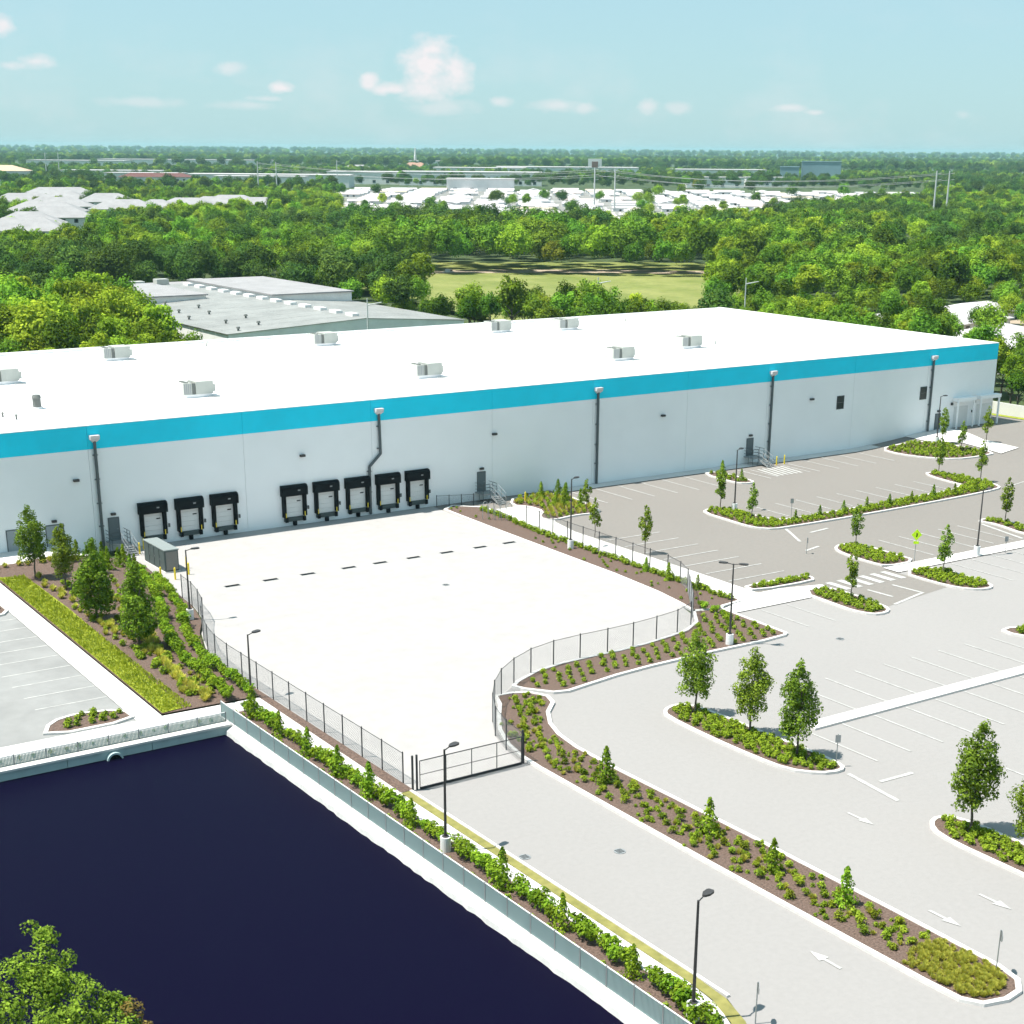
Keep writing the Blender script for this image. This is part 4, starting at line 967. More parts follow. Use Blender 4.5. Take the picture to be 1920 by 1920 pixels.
# --- planted trees
for i, (x, y, s, lab) in enumerate(((38.2,132.0,1.0,'leftmost leafy young tree in front of the warehouse wall'),(39.4,127.6,.88,'slim pale green tree, second from the left on the terrace'),(38.7,117.9,.98,'dense dark green tree, third on the terrace slope'),(39.2,110.0,1.0,'dense dark green pyramidal tree nearest on the terrace slope'))):
    tree('terrace_tree', (YOUNG if i < 2 else MAGN)[i % 3], x, y, s*(1.15 if i < 2 else 1.12), lab, 'terrace trees')
for i, (x, y, s, lab) in enumerate(((65.8,75.8,.98,'left of the three young trees on the long island'),(66.3,70.8,1.0,'middle of the three young trees on the long island'),(65.9,65.9,1.08,'right of the three young trees on the long island'),(66.2,52.0,1.12,'tall young tree on the island at the right edge'),(66.3,48.0,1.0,'young tree cut by the right picture edge'))):
    tree('young_tree', YOUNG[i % 3], x, y, s*1.08, lab, 'young trees on the near islands', i*1.3)
sap = [(90.9,121.2,1.0,'pale sapling beside the side path, further one'),(90.9,113.1,1.2,'bright sapling beside the side path, nearer one'),(109.4,123.4,1.25,'sapling beside the light pole on the long hedge island'),(109.2,118.2,1.0,'thin sapling on the left end of the long hedge island'),
 (109.6,103.6,1.1,'sapling on the island left of the crossing sign'),(95.6,90.4,1.15,'sapling on the island below the zebra crossing'),(108.8,91.8,1.2,'sapling on the island below the walkway'),(144.6,124.2,1.15,'sapling at the far end of the hedge island, left one'),(145.6,118.7,1.25,'sapling at the far end of the hedge island, right one'),
 (130.2,102.4,1.25,'sapling on the small bed at the right edge'),(158.0,135.6,1.2,'sapling in front of the entrance door'),(163.0,132.6,1.2,'sapling beyond the entrance path'),(156.6,131.2,1.0,'sapling in the corner bed'),(97.0,130.9,.9,'thin sapling in the island at the middle stair'),(94.6,131.6,.8,'low sapling near the side path bend')]
for i, (x, y, s, lab) in enumerate(sap): tree('sapling', SAPL[i % 3], x, y, s, lab, 'saplings of the far car park')

# the big tree in the bottom left corner, on the near bank
def near_bank():
    mb = MB(); mb.prism([(-40,20),(19,20),(19.4,48),(16,54),(8,56.5),(-40,57)], -2.0, -.35); struct('near_bank', mb, M_mulch)
near_bank()
def big_bush():
    C = []; Rr = []
    for x, y, z, r in ((14.3,54.0,5.7,1.5),(15.0,55.6,7.0,.75),(14.6,55.0,6.5,.8),(13.4,54.5,6.3,1.1),(15.7,53.2,5.4,1.0),(16.5,52.6,5.0,.75),(12.4,53.5,5.4,1.5),(14.4,52.6,4.4,1.5),(15.9,51.8,4.0,1.1),(12.2,52.0,3.6,1.7),(13.6,50.6,2.6,1.8),(15.6,50.2,2.4,1.3),(11.0,54.0,4.6,1.6)):
        C.append((x,y,z)); Rr.append(r*.6); 
        for _ in range(4): C.append((x+nr.normal()*r*.55, y+nr.normal()*r*.55, z+nr.normal()*r*.5)); Rr.append(r*nr.uniform(.25,.45))
    o0 = np.array([13.8,52.6,-.4]); t = empty('bank_tree', tuple(o0), 'big leafy tree crown in the bottom left corner in front of the pond', 'tree')
    V = clump_cloud(C, Rr, 21000, (.045,.10), .4, .5, .1, .5)-o0
    inst('crown', quads_mesh('crown', V, leaf_mat('bank_leaf', (.035,.075,.010), (.34,.50,.055), 1.5, .3, .2)), t)
    V = clump_cloud([(17.0,52.2,4.7),(17.3,51.6,4.0),(16.9,51.2,3.4)], [.5,.45,.6], 900, (.05,.1))-o0
    inst('dry_branch_leaves', quads_mesh('dry_branch_leaves', V, leaf_mat('dry_leaf', (.10,.07,.025), (.34,.26,.07), 1.5, .3, .2)), t)
    inst('trunk', trunk_mesh('trunk', 6.2, .2, 6, 1.6), t)
big_bush()
# ------------------------------------------------------------------ background: shed, field, houses, poles, forest
M_shed = mat('shed_roof_metal', (0.27,0.275,0.265), 0.6, 0.14, 0.15, scale2=0.8)
M_shedw = mat('shed_wall', (0.80,0.79,0.77), 0.7, 0.08, 0.3)
M_pale = mat('pale_render', (0.72,0.71,0.70), 0.8, 0.06, 0.2)
M_paleroof = mat('pale_shingle', (0.29,0.285,0.29), 0.85, 0.10, 0.3)
M_homeroof = mat('mobile_home_roof', (0.50,0.475,0.475), 0.7, 0.06, 0.02)
M_homeroof2 = None
M_red = mat('clay_tile_roof', (0.42,0.16,0.10), 0.85, 0.1, 0.2)
M_blueb = mat('blue_grey_cladding', (0.20,0.30,0.34), 0.5, 0.1, 0.05)
M_pylon = mat('pale_pylon_concrete', (0.52,0.54,0.53), 0.7)
EXCL = [(-60,20,186,204),(104,252,168,372),(176,118,188,160)]
def shed():
    s = empty('metal_shed', (140,262,0), 'long grey metal roofed shed behind the warehouse', 'shed')
    xa, xr, xb, y0, y1, ze, zr = 114.0, 142.0, 164.0, 262.0, 352.0, 5.2, 6.6
    mb = MB(); mb.box(xa+.3,y0+.2,-.1,xb-.3,y1-.2,ze); mb.build('wall', M_shedw, s)
    mb = MB(); mb.poly([(xa+.3,y0+.2,ze),(xb-.3,y0+.2,ze),(xr,y0+.2,zr-.1)]); mb.build('gable', M_shedw, s); mb = MB(); mb.poly([(xb-.3,y1-.2,ze),(xa+.3,y1-.2,ze),(xr,y1-.2,zr-.1)]); mb.build('gable', M_shedw, s)
    for (p, q) in (((xa,ze),(xr,zr)),((xr,zr),(xb,ze))):
        n = 15
        for k in range(n):
            a, b = y0+(y1-y0)*k/n+.04, y0+(y1-y0)*(k+1)/n-.04
            mb = MB(); mb.quad((p[0],a,p[1]),(q[0],a,q[1]),(q[0],b,q[1]),(p[0],b,p[1])); mb.quad((p[0],a,p[1]-.08),(p[0],b,p[1]-.08),(q[0],b,q[1]-.08),(q[0],a,q[1]-.08))
            for (u,v) in (((p[0],a,p[1]),(q[0],a,q[1])),((p[0],b,p[1]),(q[0],b,q[1]))): mb.quad(u,v,(v[0],v[1],v[2]-.08),(u[0],u[1],u[2]-.08))
            mb.build('roof_sheet', M_shed, s)
    for k in range(13):
        y = 266+k*6.6; mb = MB(); mb.box(xr-.7,y,zr-.1,xr+.7,y+3.0,zr+.5); mb.build('ridge_vent', M_white, s)
    for k in range(6):
        for j in range(2):
            x = 117.5+j*6+(k % 2)*2.6; y = 265+k*11.3+j*4.3; z = ze+(zr-ze)*(x-xa)/(xr-xa)
            mb = MB(); mb.tube((x,y,z-.2),(x,y,z+.4),.2,n=8); mb.tube((x,y,z+.4),(x,y,z+.7),.42,.3,n=8); mb.build('turbine_vent', M_hvacd, s)
    for (a, b, c, d, e) in ((144.0,306,162.5,351,7.3),(118,318,134,350,6.9)):
        mb = MB(); mb.box(a,b,5.4,c,d,e); mb.build('raised_section', M_shedw, s); mb = MB(); mb.box(a-.4,b-.4,e,c+.4,d+.4,e+.25); mb.build('raised_roof', M_paleroof, s)
    for k in range(9):
        mb = MB(); x = 116+k*5.2; mb.box(x,y0+.12,.5,x+3.6,y0+.2,3.8); mb.build('bay_door', M_shedw, s)
    w = empty('shed_annex', (122,356,0), 'low pale annex at the far end of the metal shed', 'building')
    mb = MB(); mb.box(112,353,-.1,158,369,5.2); mb.build('wall', M_pale, w); mb = MB(); mb.box(111.5,352.6,5.2,158.5,369.4,5.6); mb.build('roof', M_paleroof, w)
    for k in range(5):
        mb = MB(); mb.box(118+k*7.5,358+(k%2)*4,5.6,121+k*7.5,360.5+(k%2)*4,6.9); mb.build('roof_unit', M_hvac, w)
    w = empty('side_building', (108,300,0), 'narrow white building at the left side of the metal shed', 'building')
    mb = MB(); mb.box(104.5,286,-.1,112.5,330,4.4); mb.build('wall', M_pale, w); mb = MB(); mb.box(104.2,285.6,4.4,112.8,330.4,4.8); mb.build('roof', M_homeroof, w)
    for k in range(4):
        mb = MB(); mb.box(105.6+k*1.7,285.9,1.2,106.6+k*1.7,285.99,2.8); mb.build('window', M_glass, w)
shed()
def field():
    tag(sheet('field', [(186,262),(250,270),(300,330),(352,372),(350,414),(320,434),(284,452),(244,466),(206,400)], -0.05, M_field), kind='structure')
    tag(sheet('dirt_track', [(222,420),(258,412),(296,392),(322,372),(332,380),(304,404),(264,424),(226,432)], -0.03, M_dirt), kind='structure')
    tag(sheet('gravel_yard', [(226,178),(262,190),(296,236),(270,246),(236,238),(222,200)], -0.06, M_dirt), kind='structure')
field()
EXCL += [(98,205,176,263)]
def in_field(x, y):
    a = math.degrees(math.atan2(x, y)); q = math.hypot(x, y); return 28.8 < a < 41.0 and 338 < q < 480 and not (a < 30.5 and q < 400)

def pickup(x, y, a):
    p = empty('pickup_truck', (x,y,0), 'white pickup truck parked on the field edge under the trees', 'pickup truck')
    def part(name, prof, hw, m, inset=0):
        mb = MB(); ca, sa = math.cos(a), math.sin(a)
        W = lambda u, v, z: (x+u*ca-v*sa, y+u*sa+v*ca, z)
        mb.poly([W(u,-hw,z) for u, z in prof]); mb.poly([W(u,hw,z) for u, z in prof][::-1])
        for k in range(len(prof)):
            q, r = prof[k], prof[(k+1)%len(prof)]; mb.quad(W(q[0],-hw,q[1]),W(q[0],hw,q[1]),W(r[0],hw,r[1]),W(r[0],-hw,r[1]))
        return mb.build(name, m, p)
    part('body', [(-2.8,.5),(2.7,.5),(2.75,.95),(1.5,1.12),(.95,1.18),(-.7,1.15),(-2.8,1.15)], .98, M_white)
    part('cab', [(1.0,1.1),(.35,1.85),(-.75,1.9),(-.95,1.1)], .86, M_white)
    part('windscreen', [(1.02,1.2),(.42,1.82),(.36,1.82),(.96,1.2)], .80, M_glass)
    part('side_window', [(.75,1.25),(.3,1.75),(-.65,1.78),(-.75,1.25)], .875, M_glass)
    for u in (1.75,-1.75):
        for v in (.95,-.95):
            ca, sa = math.cos(a), math.sin(a); c = Vector((x+u*ca-v*sa, y+u*sa+v*ca, .4)); d = Vector((-sa, ca, 0))*.13
            mb = MB(); mb.tube(c-d, c+d, .4, n=14); wv = mb.build('wheel', M_dark, p); mb = MB(); mb.tube(c-d*1.04, c+d*1.04, .22, n=10); mb.build('rim', M_galv, wv)
    for v in (.7,-.7):
        ca, sa = math.cos(a), math.sin(a); c = (x+2.74*ca-v*sa, y+2.74*sa+v*ca); mb = MB(); mb.obox(c,.03,.16,.72,.92,a); mb.build('headlight', M_glass, p)
pickup(256,418.5,.5)

def hip_house(name, label, cat, group, x, y, w, d, h, rh, a=0, mw=None, mr=None, win=True):
    s = empty(name, (x,y,0), label, cat, group); ca, sa = math.cos(a), math.sin(a)
    P = lambda u, v, z: (x+u*ca-v*sa, y+u*sa+v*ca, z)
    mb = MB(); mb.obox((x,y), w/2, d/2, -.2, h, a); mb.build('wall', mw or M_pale, s)
    e = .7; W, D = w/2+e, d/2+e; r = max(.5, W-D)
    mb = MB(); c = [P(-W,-D,h),P(W,-D,h),P(W,D,h),P(-W,D,h)]; ra, rb = P(-r,0,h+rh), P(r,0,h+rh)
    mb.quad(c[0],c[1],rb,ra); mb.quad(c[2],c[3],ra,rb); mb.poly([c[1],c[2],rb]); mb.poly([c[3],c[0],ra]); mb.poly(c[::-1]); mb.build('roof', mr or M_paleroof, s)
    if win:
        nf = max(1, int(h/3)); nw = max(2, int(w/5))
        for f in range(nf):
            for k in range(nw):
                u = -w/2+w*(k+.5)/nw; z = 1.0+f*3; mb = MB()
                q = [P(u-.8,-d/2-.03,z),P(u+.8,-d/2-.03,z),P(u+.8,-d/2-.03,z+1.5),P(u-.8,-d/2-.03,z+1.5)]; b = [P(u-.8,-d/2+.05,z),P(u+.8,-d/2+.05,z),P(u+.8,-d/2+.05,z+1.5),P(u-.8,-d/2+.05,z+1.5)]
                mb.quad(*q)
                for i in range(4): mb.quad(q[i],b[i],b[(i+1)%4],q[(i+1)%4])
                mb.build('window', M_glass, s)
    return s
def apartments():
    L1 = [(171,560,30,16),(188,610,26,18),(215,660,30,18),(230,720,34,18),(255,780,34,18),(262,850,36,18),(292,900,40,20),(300,835,30,18),(318,965,44,20),(272,735,30,16)]
    for i, (x, y, w, d) in enumerate(L1):
        hip_house('apartment_block', 'pale hip roofed apartment block, ' + ('nearest of the left cluster','second nearest of the left cluster','third nearest of the left cluster','fourth nearest of the left cluster','middle of the left cluster','sixth of the left cluster','third furthest of the left cluster','right middle of the left cluster','furthest of the left cluster','right front of the left cluster')[i], 'apartment block', 'apartments beyond the grove at the left', x, y, w, d, 9.0, 4.2, -.5+.1*(i%3))
        EXCL.append((x-26,y-26,x+26,y+20))
    L2 = [(305,778,20,14),(330,800,28,16),(352,815,28,16),(372,838,30,16),(368,795,24,14)]
    for i, (x, y, w, d) in enumerate(L2):
        hip_house('apartment_block', 'white roofed low block, ' + ('leftmost','second','third','rear','rightmost')[i] + ' of the cluster right of the apartments', 'apartment block', 'second cluster of pale blocks', x, y, w, d, 8.0, 3.6, -.6)
        EXCL.append((x-20,y-24,x+20,y+14))
apartments()
def park(x, y, near=655):
    q = math.hypot(x, y); a = math.degrees(math.atan2(x, y))
    return 27.6 < a < 48.0 and near+max(0, (a-39.5))*58 < q < 1500
def mobile_homes():
    hm = M_homeroof.copy(); hm.name = 'mobile_home_roof_mixed'; N = hm.node_tree.nodes; b = N['Principled BSDF']
    oi = N.new('ShaderNodeObjectInfo'); rp = N.new('ShaderNodeValToRGB'); rp.color_ramp.interpolation = 'CONSTANT'
    for i, (p, c) in enumerate(((0,(.56,.53,.53,1)),(.45,(.46,.45,.46,1)),(.7,(.52,.44,.42,1)),(.84,(.36,.36,.37,1)),(.93,(.42,.36,.29,1)))):
        e = rp.color_ramp.elements[i] if i < 2 else rp.color_ramp.elements.new(p)
        e.position = p; e.color = c
    hm.node_tree.links.new(oi.outputs['Random'], rp.inputs[0]); hm.node_tree.links.new(rp.outputs[0], b.inputs['Base Color'])
    me_v = []
    for k in range(3):
        mb = MB(); w, d, h = (9.5,5.2,2.6) if k < 2 else (7.0,5.2,2.6)
        mb.box(-w,-d/1.0+d*.35,0,w,d*.65,h); mb.cur = 1
        e = .3; y0, y1 = -d*.65-e, d*.65+e; x0, x1 = -w-e, w+e
        mb.quad((x0,y0,h),(x1,y0,h),(x1,0,h+1.0),(x0,0,h+1.0)); mb.quad((x1,y1,h),(x0,y1,h),(x0,0,h+1.0),(x1,0,h+1.0)); mb.poly([(x0,y0,h),(x0,0,h+1.0),(x0,y1,h)]); mb.poly([(x1,y1,h),(x1,0,h+1.0),(x1,y0,h)])
        mb.cur = 2
        for u in (-w*.6,-w*.1,w*.45): mb.box(u-.6,-d*.65-.06,.9,u+.6,-d*.65+.3,2.0)
        m = mb.mesh('mobile_home'); 
        for q in (M_pale, hm, M_glass): m.materials.append(q)
        me_v.append(m)
    n = 0; r = random.Random(4); cand = []
    for row in range(40):
        for k in range(50):
            u, v = (k-14)*29.0, row*26.0          # streets run across the park, slightly skewed
            x = 380+u*.83+v*.56; y = 700-u*.56+v*.83
            q = math.hypot(x, y); a = math.degrees(math.atan2(x, y))
            if park(x, y, 790) and r.random() > .05: cand.append((q, a, x, y))
    cand.sort()
    for q, a, x, y in cand[:296]:
        o = inst('mobile_home', r.choice(me_v), None, (x+r.uniform(-2,2), y+r.uniform(-2,2), 0), -.6+(PI/2 if r.random() < .35 else 0)+r.uniform(-.08,.08), (1.2,1.25,1.1))
        where = ('front' if q < 960 else ('middle' if q < 1160 else 'back'))+' rows, '+('left' if a < 31 else ('centre' if a < 37 else 'right'))+' part'
        tag(o, 'white roofed mobile home in the park beyond the grove, '+where, 'mobile home', 'mobile homes, '+where); n += 1
    return n
NH = mobile_homes()
tag(sheet('park_streets', [(q*math.sin(rad(a)), q*math.cos(rad(a))) for a, q in ((27.8,700),(30,690),(34,690),(38,700),(41,790),(45.2,1000),(47.8,1140),(47.8,1500),(45.2,1500),(40,1480),(35,1480),(30,1480),(27.8,1480))], -.08, mat('pale_park_paving', (.23,.225,.21), .9, .3, .05)), kind='structure')
def flat_building(x, y, w, d, h, label, a=-.6, mw=None, mr=None, cat='building', group='pale buildings in the far plain'):
    s = empty('distant_building', (x,y,0), label, cat, group)
    if h < 12: h += 4 if math.hypot(x, y) < 1900 else 5
    mb = MB(); mb.obox((x,y), w/2, d/2, -.2, h, a); mb.build('wall', mw or M_pale, s); mb = MB(); mb.obox((x,y), w/2+.6, d/2+.6, h, h+.8, a); mb.build('roof', mr or M_homeroof, s)
    n = max(3, int(w/14)); ca, sa = math.cos(a), math.sin(a)
    for k in range(n):
        u = -w/2+w*(k+.5)/n; c = (x+u*ca+(d/2+.05)*sa, y+u*sa-(d/2+.05)*ca); mb = MB(); mb.obox(c, 1.6, .1, 1.5, max(2.5, h*.35), a); mb.build('window', M_glass, s)
    EXCL.append((x-w*.55-30, y-w*.45-60, x+w*.55+5, y+w*.4)); return s
flat_building(880,1560,130,60,8,'wide white flat roofed hall, left of the mobile home park'); flat_building(935,1480,150,60,9,'largest white hall directly behind the mobile home park')
flat_building(790,1235,60,30,7,'small white hall at the back edge of the mobile home park'); flat_building(1290,1800,190,70,9,'long pale hall behind the dark tree belt, centre right'); flat_building(1160,1815,120,60,8,'pale hall left of the tall sign')
flat_building(1420,1640,120,60,8,'pale low hall right of the pole pair'); flat_building(1130,1310,60,24,6,'white flat shed right of the mobile home park'); flat_building(1235,1345,46,24,5,'small bluish white shed near the blue office')
flat_building(560,1450,70,30,9,'white terrace building with dark windows behind the left pole pair'); flat_building(620,1330,80,30,8,'long pale building near the left pole pair'); flat_building(700,1480,160,50,7,'long white roof left of the halls')
flat_building(640,1750,110,40,7,'wide pale hall at the far left'); flat_building(860,2500,150,60,10,'white low hall far away in the left centre'); flat_building(1120,2700,300,60,10,'long white hall far away in the centre')
flat_building(430,1720,150,40,8,'long pale roofed building at the left edge'); flat_building(1560,2600,130,60,10,'pale hall far off on the right')
o = flat_building(1392,1420,46,26,25,'blue grey glazed office block on the right', -.75, M_blueb, M_blueb, 'office', None)
flat_building(1352,1432,22,22,19,'lower blue grey wing of the office on the right', -.75, M_blueb, M_blueb, 'office', None)
hip_house('church', 'building with orange hip roof and white spire far in the centre', 'church', None, 1240,2120,44,26,10,7,-.6,M_pale,mat('orange_roof',(0.36,0.21,0.15),.85))
def spire():
    c = [o for o in bpy.data.objects if o.name == 'church'][0]; mb = MB(); mb.tube((1240,2120,20),(1240,2120,26),2.0,n=8); mb.tube((1240,2120,26),(1240,2120,40),1.8,.1,n=8); mb.build('spire', M_white, c)
spire()
hip_house('pale_house', 'pale large house left of the church roof', 'house', None, 1120,2080,40,20,10,4,-.6)
hip_house('red_roof_block', 'long block with dark red roof at the left', 'building', None, 505,1285,60,18,13,3,-.45,M_pale,mat('dark_red_roof',(0.13,0.055,0.05),.85))
hip_house('tan_house', 'tan roofed house among tall trees at the far left', 'house', None, 450,1560,70,30,14,5,-.5,M_pale,mat('tan_roof',(0.52,0.38,0.27),.85))
for i, (x, y, w, d, a) in enumerate(((246,232,20,11,.3),(266,228,26,12,.2),(251,206,22,12,.3),(234,186,24,12,.4),(286,240,22,12,.1))):
    hip_house('bungalow', 'white roofed bungalow under the trees behind the right warehouse corner, ' + ('leftmost','second','front right','nearest','furthest right')[i], 'house', 'bungalows behind the warehouse corner', x, y, w, d, 3.0, 1.8, a, M_pale, M_homeroof)
    EXCL.append((x-14,y-10,x+14,y+8))
for i, (x, y, w, d) in enumerate(((392,402,16,7),(405,420,24,8),(430,404,30,8),(470,392,26,8),(110,395,12,8),(120,402,14,8))):
    hip_house('shelter', 'low white roofed shelter beyond the field, ' + ('nearest right of the field','first right of the field','second right of the field','furthest right of the field','left one behind the metal shed','right one behind the metal shed')[i], 'shelter', 'low shelters', x, y, w, d, 2.6, 1.0, -.2, M_pale, M_homeroof, False)
    EXCL.append((x-12,y-12,x+12,y+6))

def pylon(x, y, h, label, arms=True, k=1.0):
    s = empty('power_pole', (x,y,0), label, 'power pole', 'tall pale power line poles')
    mb = MB(); mb.tube((x,y,-.5),(x,y,h),.62*k,.32*k,n=10); mb.build('pole', M_pylon, s)
    d = Vector((.83,-.56,0))
    for z in ((h-1.5,h-4.5,h-7.5) if arms else (h-1.2,)):
        mb = MB(); mb.tube(Vector((x,y,z)),Vector((x,y,z+.5))+d*2.6,.14,.08,n=6); mb.build('cross_arm', M_pylon, s)
PYL = [(510,1100,27,'tall slim pole, left of the pair above the apartments'),(551,1155,26,'tall slim pole, right of the pair above the apartments'),(618,832,26,'tall pole left of the pair in the middle'),(606,795,26,'tall pole right of the pair in the middle'),(628,559,28,'left of the two tall pale poles on the right'),(633.5,555.6,28,'right of the two tall pale poles on the right'),(527,1636,30,'left of the two poles at the far left'),(535,1620,30,'right of the two poles at the far left'),(690,1320,26,'pole beside the red roofed block')]
for p in PYL: pylon(*p); EXCL.append((p[0]-7,p[1]-16,p[0]+7,p[1]+5))
def wires():
    i = 0
    for a, b in ((4,2),(5,3),(2,0),(3,1)):
        A, B = PYL[a], PYL[b]
        for z in (1.4, 4.4):
            mb = MB(); pts = []
            for k in range(15):
                t = k/14; pts.append((A[0]+(B[0]-A[0])*t, A[1]+(B[1]-A[1])*t, (A[2]-z)*(1-t)+(B[2]-z)*t-5*4*t*(1-t)))
            for p, q in zip(pts[:-1], pts[1:]): mb.tube(p, q, .08, n=4, cap=False)
            tag(mb.build('power_line', M_galv), ('upper' if z < 2 else 'lower') + ' power cable ' + ('from the right pole pair to the left middle pole','from the right pole pair to the right middle pole','from the left middle pole towards the apartments','from the right middle pole towards the apartments')[i], 'cable', 'power cables')
        i += 1
wires()
for i, (x, y, h) in enumerate(((196,262,9),(222,246,9),(310,306,9),(138,254,8))):
    pylon(x, y, h+3, 'short utility pole in the greenery behind the roof, ' + ('left of the middle','in the middle','right of the middle','beside the metal shed')[i], False, .3)
def billboard():
    b = empty('tall_sign', (1010,1360,0), 'tall square pale sign board on a post above the mobile homes', 'sign'); x, y = 1010,1360
    mb = MB(); mb.tube((x,y,0),(x,y,22),.9,n=10); mb.build('post', M_pylon, b); mb = MB(); mb.obox((x,y),7,.6,20,28,-.6); mb.build('board', M_white, b); mb = MB(); mb.obox((x-.4,y-.6),3.2,.4,19.3,25.2,-.6); mb.build('inner_panel', mat('brown_panel',(.22,.13,.10),.7), b)
billboard()

# ------------------------------------------------------------------ forest
FOR = [broad_crown('crown', LF_forest), broad_crown('crown', LF_forest, 4.6, 4.8, 8.2, 30), broad_crown('crown', LF_light, 5.2, 3.6, 7.0, 24), broad_crown('crown', LF_dark, 4.8, 4.4, 8.0, 28), broad_crown('crown', LF_light, 4.0, 4.4, 7.6, 24), broad_crown('crown', leaf_mat('yellow_forest_leaf',(.10,.12,.012),(.26,.28,.03),.4,.3,.4), 4.2, 3.6, 6.6, 20)]
FTR = [trunk_mesh('trunk', 9.0, .32, 5, 2.4, .75) for _ in range(2)]
KINDLAB = ['rounded mid green oak', 'tall mid green oak', 'spreading light green tree', 'dark green dense oak', 'upright light green tree', 'yellow green small tree']
def blocked(x, y):
    for (a,b,c,d) in EXCL:
        if a < x < c and b < y < d: return True
    return False
PARK = park
def forest():
    r = random.Random(21); near = []; far = []
    def ok_dir(x, y, m=3.5):
        a = math.degrees(math.atan2(x, y)); return 16.5-m < a < 51+m
    d0 = 205; 
    # polar jittered grid so that density follows the distance
    rr = 235.0
    while rr < 12500:
        st = 7.4 if rr < 520 else (9.4 if rr < 1100 else (20 if rr < 2500 else (44 if rr < 6000 else 120)))
        n = int(rad(44)*rr/st); front = rr < 340
        if front: n = int(n*1.6)
        for k in range(n):
            a = rad(12.0)+rad(44)*(k+r.random())/n; q = rr+r.uniform(-.5,.5)*st
            x, y = q*math.sin(a), q*math.cos(a)
            if not ok_dir(x, y) or blocked(x, y) or PARK(x, y) or in_field(x, y): 
                if not (PARK(x, y) and r.random() < .03): continue
            if y < 206 and x < 182: continue
            if 410 < y < 436 and x > 352 and r.random() < .7: continue
            s = r.uniform(.75,1.2)*(1.0 if rr < 1100 else (1.15 if rr < 2500 else (1.7 if rr < 6000 else (2.4 if rr < 9000 else 3.1))))
            if rr < 260 and x < 110: s *= .8
            if 28.5 < math.degrees(a) < 42.5 and rr < 340: s *= .80
            if 28 < math.degrees(a) < 47 and 466 < rr < 660: s *= 1.22
            if x > 190 and y < 260: s *= .7
            far.append((q, x, y, s)); 
        rr += st*(.86 if rr < 1100 else 1.0)
    # lumpy stands of one kind
    def kind(x, y):
        v = math.sin(x*.021+1.7)*math.cos(y*.017+.4)+math.sin((x+y)*.043)*.6+r.uniform(-.7,.7)
        q = math.hypot(x, y)
        if 1280 < q < 1950 and r.random() < .8: return 3
        if q > 2300 and r.random() < .85: return 3 if math.sin(q/420.0+x*.0009) > -.35 else r.choice((2,0))
        if r.random() < .012: return 5
        if x < 130 and y < 330: return r.choice((2,4,2,0))
        if x > 190 and y < 330: return r.choice((0,2,1,4,0))
        return 3 if v < -.55 else (0 if v < 0 else (1 if v < .45 else (2 if v < .85 else 4)))
    far.sort(); near, far = far[:300], far[300:]
    for q, x, y, s in near:
        k = kind(x, y); w = 'left of the metal shed' if x < 112 else ('beyond the metal shed' if y > 352 and x < 225 else ('between the metal shed and the field' if x < 225 else ('behind the field' if y > 430 and x < 350 else ('right of the field' if y > 300 else 'behind the right warehouse corner'))))
        t = empty('forest_tree', (x,y,-.1), KINDLAB[k]+' in the grove, '+w, 'tree', KINDLAB[k]+' trees '+w)
        rz = r.uniform(0,6.28); sz = s*r.uniform(.85,1.2)
        inst('crown', FOR[k], t, (0,0,0), rz, (s,s,sz)); inst('trunk', FTR[k%2], t, (0,0,0), rz, (s,s,sz))
    # the rest as one mass, instanced on points
    pts = [(x,y,-.3) for _, x, y, s in far]
    me = bpy.data.meshes.new('far_forest'); me.from_pydata(pts, [], [])
    at = me.attributes.new('size', 'FLOAT', 'POINT'); at.data.foreach_set('value', [s for *_, s in far])
    ai = me.attributes.new('which', 'INT', 'POINT'); ai.data.foreach_set('value', [kind(x, y) for _, x, y, s in far])
    ar = me.attributes.new('turn', 'FLOAT', 'POINT'); ar.data.foreach_set('value', [r.uniform(0,6.28) for _ in far])
    o = inst('far_forest', me); tag(o, 'wooded plain of countless green tree crowns reaching to the horizon', 'forest', kind='stuff')
    for m in (LF_forest,): me.materials.append(m)
    ng = bpy.data.node_groups.new('scatter', 'GeometryNodeTree'); N = ng.nodes; L = ng.links
    ng.interface.new_socket('Geometry', in_out='INPUT', socket_type='NodeSocketGeometry'); ng.interface.new_socket('Geometry', in_out='OUTPUT', socket_type='NodeSocketGeometry')
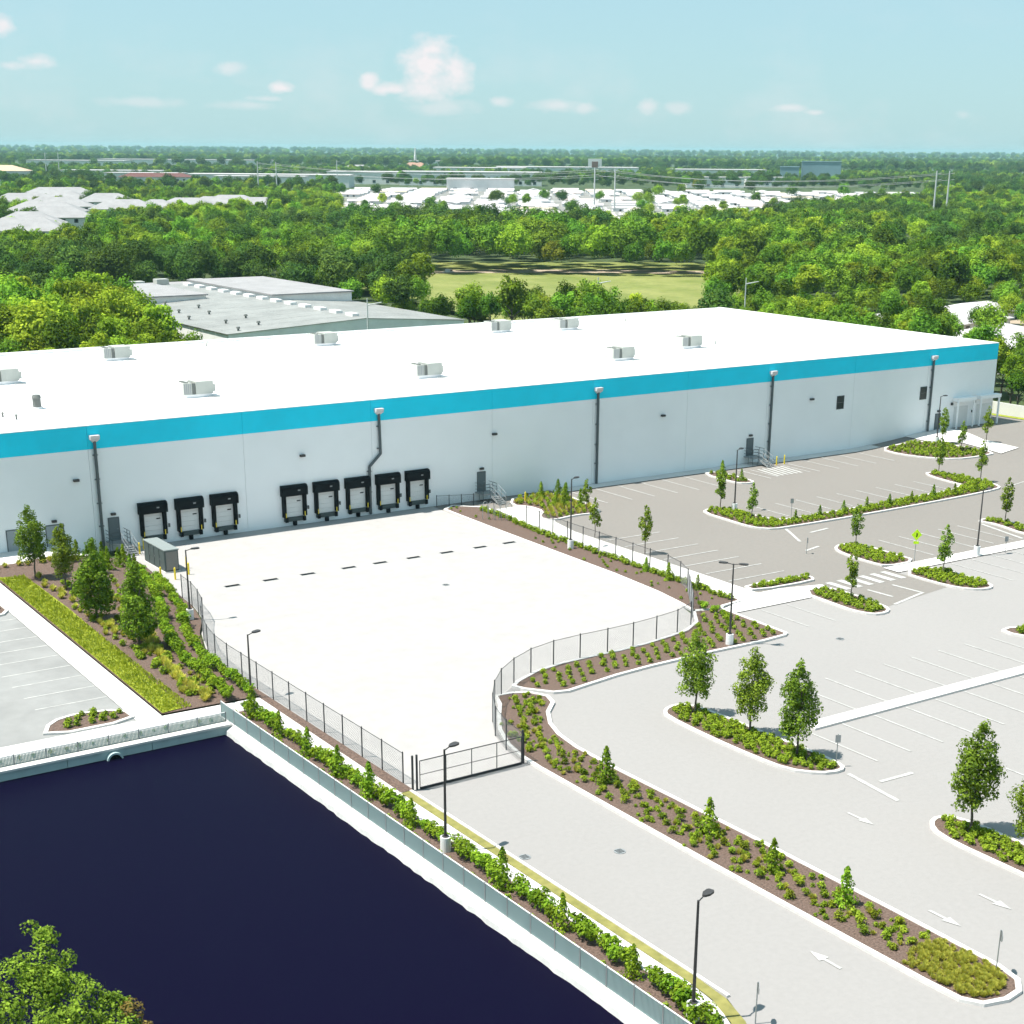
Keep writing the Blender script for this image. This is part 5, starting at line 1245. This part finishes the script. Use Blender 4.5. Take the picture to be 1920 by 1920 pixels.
    gi = N.new('NodeGroupInput'); go = N.new('NodeGroupOutput'); iop = N.new('GeometryNodeInstanceOnPoints'); iop.inputs['Pick Instance'].default_value = True
    L.new(gi.outputs[0], iop.inputs['Points']); j = N.new('GeometryNodeGeometryToInstance')
    for k in range(len(FOR)-1, -1, -1):
        src = [q for q in bpy.data.objects if q.data == FOR[k]]
        if not src:
            t = empty('forest_tree', (-80,260+k*12,-.1), KINDLAB[k]+' in the grove behind the warehouse', 'tree', 'grove trees: '+KINDLAB[k]); src = [inst('crown', FOR[k], t)]
        oi = N.new('GeometryNodeObjectInfo'); oi.inputs['Object'].default_value = src[0]; oi.transform_space = 'ORIGINAL'
        L.new(oi.outputs['Geometry'], j.inputs[0])
    L.new(j.outputs[0], iop.inputs['Instance'])
    def named(nm, ty):
        q = N.new('GeometryNodeInputNamedAttribute'); q.data_type = ty; q.inputs['Name'].default_value = nm; return [s_ for s_ in q.outputs if s_.enabled and s_.name == 'Attribute'][0]
    L.new(named('which','INT'), iop.inputs['Instance Index']); L.new(named('size','FLOAT'), iop.inputs['Scale'])
    cx = N.new('ShaderNodeCombineXYZ'); L.new(named('turn','FLOAT'), cx.inputs[2]); L.new(cx.outputs[0], iop.inputs['Rotation'])
    L.new(iop.outputs[0], go.inputs[0])
    md = o.modifiers.new('scatter', 'NODES'); md.node_group = ng
    return len(far)
NF = forest()
print('shrubs', nshrub, 'homes', NH, 'far trees', NF)

def haze():
    mb = MB(); mb.box(-3000,-300,-3.5,13000,13500,60)
    m = bpy.data.materials.new('haze_air'); m.use_nodes = True; N = m.node_tree.nodes; L = m.node_tree.links
    for n in list(N):
        if n.type != 'OUTPUT_MATERIAL': N.remove(n)
    out = [n for n in N if n.type == 'OUTPUT_MATERIAL'][0]
    v = N.new('ShaderNodeVolumePrincipled'); v.inputs['Color'].default_value = (0.50,0.84,0.90,1); v.inputs['Density'].default_value = HAZE; v.inputs['Anisotropy'].default_value = 0.1
    L.new(v.outputs[0], out.inputs['Volume'])
    tag(mb.build('haze', m), 'thin pale blue haze over the far plain', 'haze', kind='stuff')
HAZE = 7.0e-5
if HAZE: haze()
